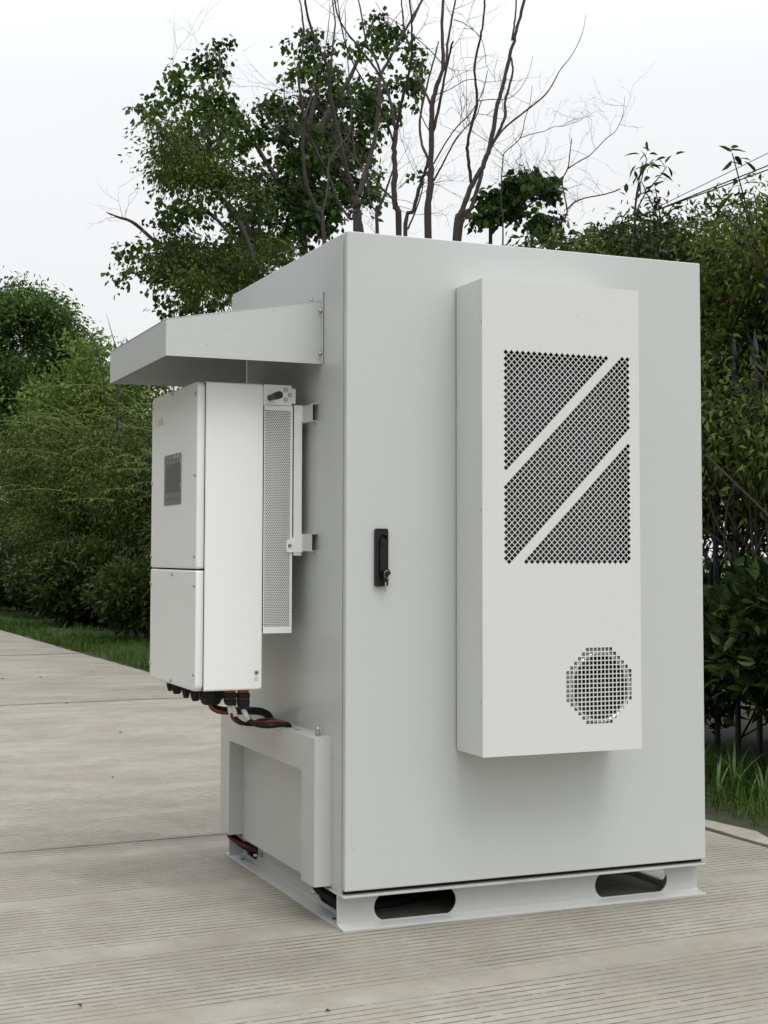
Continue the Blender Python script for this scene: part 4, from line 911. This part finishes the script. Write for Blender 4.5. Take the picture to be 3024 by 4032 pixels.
shrub(29.8, 3.4, 1.7, 1.2, 1800, .10, 40, 'farthest hedge shrub beyond the left edge', x=EDGE(29.8)+1.25)

# ---------------- weeping mass behind the hedge
def arch(mb, lf, p, d, L, h, r, rg, n=10):
    d = np.array(d)/np.linalg.norm(d); pts = []
    for i in range(n+1):
        t = i/n; q = np.array(p)+np.array([d[0], d[1], 0])*L*t+np.array([0, 0, h*(t*2.2-1.9*t*t)]); pts.append(q)
    mb.tube(pts, [r*(1-.8*i/n) for i in range(n+1)], 3, False)
    for i in range(1, n):
        for _ in range(5): lf.append((pts[i]+(pts[i+1]-pts[i])*rg.random(), norm(np.array([d[0]*.5+rg.normal()*.6, d[1]*.5+rg.normal()*.6, rg.normal()*.4-.2]))))
def weeping(x, y, rx, ry, h, n, seed, lab, L=.075, name='weeping_shrub', m='weep', arches=34, tint=(.05, .95), grp='arching shrubs behind the low hedge', z0=.6, wr=.33):
    t = plant(name, lab, 'shrub', (x, y, 0), grp); rgs = np.random.default_rng(seed); bl = []
    for i in range(12):
        a = rgs.uniform(0, 6.28); r = rgs.uniform(.2, .7); k = rgs.uniform(.25, 1)
        bl.append(((x+rx*r*math.cos(a), y+ry*r*math.sin(a), z0+(h-z0)*k*.72), (rx*rgs.uniform(.35, .55), ry*rgs.uniform(.35, .55), (h-z0)*rgs.uniform(.2, .3))))
    S = sprigs(bl, int(n*.62), 12, .30, L, .25, seed, shell=.15, spread=.45, tint=tint)
    mb = MB(); lf = []
    for i in range(arches):
        a = rgs.uniform(0, 6.28); k = rgs.uniform(.45, .9)
        arch(mb, lf, (x+rx*.4*math.cos(a), y+ry*.4*math.sin(a), h*k), (math.cos(a+rgs.normal()*.5), math.sin(a+rgs.normal()*.5), 0), rgs.uniform(.9, 2.3), rgs.uniform(.1, .7), .008, rgs)
    if lf:
        mm = len(lf); pos = np.array([q[0] for q in lf]); dr = np.array([q[1] for q in lf])
        nr = norm(np.cross(norm(np.cross(dr, np.array([0, 0, 1.])+rgs.normal(size=(mm, 3))*.2)), dr)); ln = L*(.7+.6*rgs.random(mm)); tn = np.clip(rgs.normal(.7, .15, mm), 0, .97)
        S = tuple(np.concatenate([a_, b_]) for a_, b_ in zip(S, (pos, dr, nr, ln, tn)))
    meshnp('foliage', *leafgeo(S, wr, .1), LM[m], t)
    if arches: o = mb.build('arching_shoots', GSTEM, t); o['kind'] = 'stuff'
    for i in range(4):
        a = rgs.uniform(0, 6.28); q = [(x+.1*math.cos(a), y+.1*math.sin(a), -.05), (x+rx*.2*math.cos(a), y+ry*.2*math.sin(a), h*.4), (x+rx*.5*math.cos(a), y+ry*.5*math.sin(a), h*.8)]
        MB().tube(bez(q, 4), [.035-.03*j/8 for j in range(9)], 6).build('stem', BARKD, t)
    return t
W8 = [(3.9, 14.6, 1.3, 1.4, 3.3, 4200, 'tall arching shrub right behind the inverter display side'),
 (3.8, 17.2, 1.5, 1.6, 3.5, 6500, 'arching olive shrub behind the yellow tipped hedge shrub'),
 (3.7, 20.0, 1.5, 1.7, 3.7, 6500, 'dense arching shrub in the middle of the left greenery'),
 (3.7, 23.0, 1.6, 1.8, 3.8, 6000, 'arching shrub in front of the light green tree'),
 (3.7, 26.5, 1.7, 2.2, 4.0, 5500, 'arching shrub below the far dark trees'),
 (3.8, 31.0, 2.0, 2.7, 4.1, 5000, 'farthest arching shrub by the left edge of the photo'),
 (5.6, 19.5, 1.6, 2.2, 3.9, 3500, 'darker arching shrub in the second row behind the others'),
 (5.8, 25.5, 1.8, 2.6, 4.2, 3500, 'darker arching shrub in the second row below the light green tree')]
for i, (x, y, rx, ry, h, n, lab) in enumerate(W8): weeping(x, y, rx, ry, h, n, 50+i, lab)
# light green tree and far dark trees
def tree(name, lab, px, D, r, hlo, hhi, n, L, m, seed, grp=None, tint=(0, .9), trunk=.09):
    b = at(px, D); t = plant(name, lab, 'tree', (b[0], b[1], 0), grp); rgs = np.random.default_rng(seed); bl = []
    for i in range(34):
        k = rgs.random(); a = rgs.uniform(0, 6.28); rr = r*(.25+.75*math.sin(math.pi*min(1, .15+k*.75)))*rgs.uniform(.2, 1)
        bl.append(((b[0]+rr*math.cos(a), b[1]+rr*math.sin(a), hlo+(hhi-hlo)*(k*.85+.12*rgs.random()**3)), (r*rgs.uniform(.14, .28), r*rgs.uniform(.14, .28), r*rgs.uniform(.10, .2))))
    S = sprigs(bl, int(n*.45), 10, .6, L, .2, seed, shell=.05, spread=.8, tint=tint); meshnp('foliage', *leafgeo(S, .6, .15), LM[m], t)
    MB().tube(bez([(b[0], b[1], -.05), (b[0]+.1, b[1], hlo*.7), (b[0]-.05, b[1]+.1, hhi*.8)], 5), [trunk*(1-.8*i/10) for i in range(11)], 8).build('trunk', BARKD, t)
    for bb in bl[::3]:
        c = bb[0]; MB().tube(bez([(b[0], b[1], min(hlo*.8, c[2]*.7)), ((b[0]+c[0])/2, (b[1]+c[1])/2, c[2]*.85), c], 4), [trunk*.4*(1-.8*i/8) for i in range(9)], 5).build('branch', BARKD, t)
    return t
tree('lime_tree', 'light green leafy tree just left of the hood front edge', 370, 30, 1.7, 3.2, 5.3, 2400, .11, 'lime', 70, tint=(0, .9))
tree('far_tree', 'dark rounded tree, tallest at the left edge of the photo', 130, 41, 3.0, 3.6, 8.6, 8000, .13, 'far', 71, 'trees beyond the left hedge', trunk=.16)
tree('far_tree', 'dark tree cut by the left edge of the photo', -60, 40, 2.8, 3.2, 8.4, 6000, .13, 'far', 72, 'trees beyond the left hedge', trunk=.16)
tree('far_tree', 'lower dark tree between the tall left one and the light green tree', 240, 43, 2.4, 3.0, 6.6, 4000, .13, 'far', 73, 'trees beyond the left hedge')
# two bare shoots over the hood
sh = plant('bare_shoot', 'thin bare shoot standing in the sky above the front edge of the hood', 'twig', tuple(at(455, 16)[:2])+(0,))
MB().tube(bez([at(462, 16, 1700), at(458, 16, 1400), at(445, 16, 1330), at(418, 16, 1235)], 5), [.012-.0105*i/15 for i in range(16)], 5).build('stem', TWIG, sh)
sh = plant('bare_shoot', 'long thin bare shoot slanting in the sky between the left tree and the hood', 'twig', tuple(at(400, 17)[:2])+(0,))
MB().tube(bez([at(420, 17, 1600), at(380, 17, 1370), at(300, 17, 1275), at(215, 17, 1190)], 5), [.012-.0105*i/15 for i in range(16)], 5).build('stem', TWIG, sh)

# ---------------- vine covered mass over the fence
def vine(y0, y1, h, n, seed, lab, x0=2.95, x1=4.6, L=.075, ind=0, z0=.9, tint=(.0, .95), box=None, lowx=0):
    x = (x0+x1)/2; y = (y0+y1)/2; t = plant('climbing_shrub', lab, 'shrub', (x, y, 0), 'vine covered shrubs over the fence'); rgs = np.random.default_rng(seed); bl = []
    for i in range(22):
        yy = rgs.uniform(y0, y1); xx = rgs.uniform(x0, x1); zz = rgs.uniform(z0+.2, h-.3)
        bl.append(((xx, yy, zz), (rgs.uniform(.3, .5), rgs.uniform(.3, .6), rgs.uniform(.2, .34))))
    for i in range(9):
        bl.append(((rgs.uniform(x0+.1, max(x0+.15, x1-.3)), y0+(y1-y0)*(i+.5)/9, h-.26-rgs.uniform(0, .12)), (.45, .32, .28)))
    S = sprigs(bl, n, 11, .22, L, .35, seed, shell=.15, spread=.75, tint=tint)
    if ind: S = leafparts(S, .36, LM['vine_o'], t, ind, seed=seed, box=box)
    meshnp('foliage', *leafgeo(S, .36, .15, curl=.2), LM['vine'], t)
    mb = MB(); r2 = random.Random(seed)
    for i in range(26):
        p = Vector((r2.uniform(x0, x1), r2.uniform(y0, y1), r2.uniform(0, h*.6))); q = [p]
        for k in range(5): q.append(q[-1]+Vector((r2.gauss(0, .12), r2.gauss(0, .12), r2.uniform(.1, .35))))
        mb.tube(bez(q, 3), .006, 4, False)
    o = mb.build('vine_stems', TWIG, t); o['kind'] = 'stuff'
    return t
vine(1.0, 2.7, 2.95, 3800, 80, 'vine covered shrub at the right edge of the photo, hanging behind the fence spear heads', x0=3.15, x1=4.3, ind=300, z0=1.2, tint=(.1, 1.), L=.052)
vine(2.6, 4.3, 3.12, 4000, 81, 'yellow green climbing shrub behind the right top corner of the cabinet', x0=3.15, x1=4.6, ind=200, z0=1.0, tint=(.15, 1.), L=.052)
vine(4.2, 6.0, 3.3, 3000, 82, 'dark climbing shrub rising behind the cabinet top beside the bare forked sapling', x0=3.1, x1=4.8, z0=1.6, tint=(0, .7))
vine(6.0, 8.8, 3.2, 2200, 83, 'lower climbing shrub under the twin bare trunks behind the cabinet', x0=3.2, x1=5.0, z0=1.5)
vine(2.3, 3.2, 2.38, 560, 85, 'creeper draped over the spear heads beside the right edge of the cabinet', x0=2.78, x1=3.05, L=.052, z0=1.35, tint=(.1, 1.))
vine(1.5, 2.6, 2.0, 520, 86, 'creeper hanging on the upper rail below the clearest spear head', x0=2.80, x1=3.05, L=.052, z0=1.35, tint=(.1, 1.))
vine(1.0, 3.2, 1.7, 420, 84, 'loose creeper trailing low behind the fence pickets by the cabinet edge', x0=3.2, x1=3.7, L=.06, z0=.75)
# laurel shoots against the sky
for i, (px, D, y, lab) in enumerate([(2480, 8.6, 640, 'laurel shoot with large pointed leaves above the left end of the climbing shrubs'), (2590, 8.4, 690, 'laurel shoot on the crest right of the first one'), (2965, 7.6, 735, 'laurel branch with large leaves at the right edge against the sky'), (3010, 7.4, 830, 'lower laurel branch at the right edge of the photo')]):
    p = at(px, D, y); t = plant('laurel_shoot', lab, 'branch', (p[0], p[1], 2.0), 'laurel shoots on the crest')
    rgs = np.random.default_rng(90+i); mb = MB(); tips = []
    for k in range(3):
        e = p+rgs.normal(size=3)*np.array([.12, .12, .13]); mb.tube(bez([(p[0]+.1, p[1], 2.3), (p[0]+.03, p[1], p[2]-.35), e], 5), [.008-.005*j/10 for j in range(11)], 5); tips.append(e)
    mb.build('stem', BARKD, t)
    mm = len(tips)*8; pos = np.repeat(np.array(tips), 8, 0)+rgs.normal(size=(mm, 3))*.035; dr = norm(rgs.normal(size=(mm, 3))*np.array([1, 1, .5])+np.array([0, 0, .15]))
    nr = norm(np.cross(norm(np.cross(dr, np.array([0, 0, 1.])+rgs.normal(size=(mm, 3))*.3)), dr)); S = (pos, dr, nr, .082*(.7+.6*rgs.random(mm)), rgs.random(mm)*.4)
    leafparts(S, .32, LM['hedge_o'], t, 300, fold=.2, curl=.25)
# overhead cables
for i, (ya, yb, r) in enumerate(((723, 652, .006), (733, 668, .006), (690, 603, .0035))):
    A, Bq = at(2846, 14, ya), at(3024, 14, yb); d = Bq-A; P = [A+d*t for t in np.linspace(-4, 7, 12)]
    o = MB().tube(P, r, 6).build('overhead_cable', RUBBER); tag(o, ('upper of the two close thick overhead cables at the right edge', 'lower of the two close thick overhead cables at the right edge', 'thin faint overhead wire above the thick pair at the right edge')[i], 'cable')

# ---------------- grass verge
def blades(n, xr, yr, h0, h1, w, seed, lean=.45):
    rgs = np.random.default_rng(seed); y = rgs.uniform(*yr, n); x = 2.03-.024*y+xr[0]+(xr[1]-xr[0])*rgs.random(n)**.8
    cl = .55+.45*np.sin(x*9+np.cos(y*5))*np.sin(y*7.3)
    h = (h0+(h1-h0)*rgs.random(n))*(.6+.5*cl); a = rgs.uniform(0, 6.28, n); d = np.stack([np.cos(a), np.sin(a), np.zeros(n)], 1)
    s = np.stack([-np.sin(a), np.cos(a), np.zeros(n)], 1)*w/2; b = np.stack([x, y, np.full(n, -.01)], 1); le = (lean*(.3+rgs.random(n)))[:, None]; H = h[:, None]
    up = np.array([0, 0, 1.]); m1 = b+up*H*.55+d*H*le*.35; tp = b+up*H*(1-le*.35)+d*H*le
    V = np.stack([b-s, b+s, m1+s*.8, m1-s*.8, tp], 1).reshape(-1, 3); F = (np.array([[0, 1, 2], [0, 2, 3], [3, 2, 4]])[None]+np.arange(n)[:, None, None]*5).reshape(-1, 3)
    return V, F, np.repeat(np.clip(rgs.normal(.45, .22, n), 0, 1), 5)
parts = [blades(20000, (-.17, .85), (4.2, 14), .05, .17, .006, 1), blades(24000, (-.17, .9), (12, 34), .05, .16, .012, 2), blades(17000, (.03, 1.0), (-1.0, 3.5), .04, .17, .005, 3, .8), blades(1500, (.1, .85), (-.3, 2.3), .12, .32, .0055, 4, 1.1), blades(900, (.02, .8), (5, 18), .15, .26, .010, 5, .8)]
V = np.concatenate([p[0] for p in parts]); off = np.cumsum([0]+[len(p[0]) for p in parts]); F = np.concatenate([p[1]+o for p, o in zip(parts, off)]); T = np.concatenate([p[2] for p in parts])
o = meshnp('grass', V, F, T, LM['grass']); tag(o, 'green grass growing on the verge between the kerb and the hedge', 'grass')
# single broad bladed weeds by the right edge
for i, (px, D, h, lab) in enumerate([(2880, 6.5, .46, 'tall grass weed with an upright blade right of the cabinet foot'), (2940, 6.4, .34, 'leaning broad bladed weed next to the tallest one'), (2815, 6.4, .30, 'weed close against the right edge of the cabinet'), (3000, 6.3, .36, 'branching leafy weed at the right edge of the photo')]):
    p = at(px, D); t = plant('grass_weed', lab, 'weed', (p[0], p[1], 0), 'weeds on the right verge'); r2 = random.Random(100+i)
    for k in range(6):
        a = r2.uniform(0, 6.28); L = h*r2.uniform(.5, 1); w = r2.uniform(.004, .008); d = Vector((math.cos(a), math.sin(a), 0)); s = Vector((-d.y, d.x, 0))*w; V = []
        le = r2.uniform(.15, .7)
        for j in range(7):
            u = j/6; c = Vector((p[0], p[1], -.01))+d*L*le*u*u+Vector((0, 0, L*(u-.35*le*u*u*u))); ww = math.sin(math.pi*min(.98, .12+u*.88))
            V += [c-s*ww, c+Vector((0, 0, -.002)), c+s*ww]
        MB().add(V, [(3*j+q, 3*j+q+1, 3*j+q+4, 3*j+q+3) for j in range(6) for q in (0, 1)], True).build('blade', WEEDM if 'WEEDM' in globals() else globals().setdefault('WEEDM', mat('weed_blade', (.06, .12, .022), .45, var=.3, scale=6)), t)
# dry leaves and grit on the road
DRY = mat('dry_leaf', (.10, .055, .03), .8, var=.5, scale=30)
for i, (px, py) in enumerate([(262, 2770), (160, 2668), (10, 2674), (200, 2695), (363, 2644), (475, 2886), (443, 3064), (315, 3964), (660, 3083), (1290, 3986)]):
    d = RT*((px-1512)/FPX)-UP*((py-CY)/FPX)+FW; k = -CP[2]/d[2]; p = CP+d*k; s = .006+.0018*k*(.4 if py > 3000 else 1)/1.6; r2 = random.Random(i)
    a = r2.uniform(0, 6.28); ca, sa = math.cos(a)*s, math.sin(a)*s
    o = MB().add([(p[0]-ca, p[1]-sa, .002), (p[0]+sa*.5, p[1]-ca*.5, .008), (p[0]+ca, p[1]+sa, .003), (p[0]-sa*.5, p[1]+ca*.5, .010)], [(0, 1, 2), (0, 2, 3)]).build('fallen_leaf', DRY)
    tag(o, ['curled dry leaf lying on the far slab joint', 'small dry leaf on the far slabs, second from the left edge', 'dry leaf on the far road at the very left edge', 'tiny dry leaf just above the far slab joint', 'dry leaf on the far road, closest to the inverter', 'speck of dry leaf on the middle slab below the cable glands', 'speck of dry leaf at the left of the middle slab', 'dry speck near the bottom of the photo, left part', 'tiny dry leaf near the second slab joint', 'dark crumb of leaf on the road under the cabinet corner'][i], 'leaf', 'dry leaves lying on the road')

# ---------------- wood across the road, out of frame, added to darken cabinet side and hood
rgw = np.random.default_rng(400); bl = []
for i in range(60):
    y = -16+i*.95; bl.append(((-8.6+rgw.uniform(-1, 1), y, rgw.uniform(.8, 7.5)), (1.3, 1.5, 1.5)))
S = sprigs(bl, 8000, 8, .6, .34, .2, 401, shell=.1, tint=(.1, .8))
o = meshnp('added_wood', *leafgeo(S, .6, .15), LM['hedge']); tag(o, 'unseen mass of trees added across the road to darken the cabinet side', 'wood')
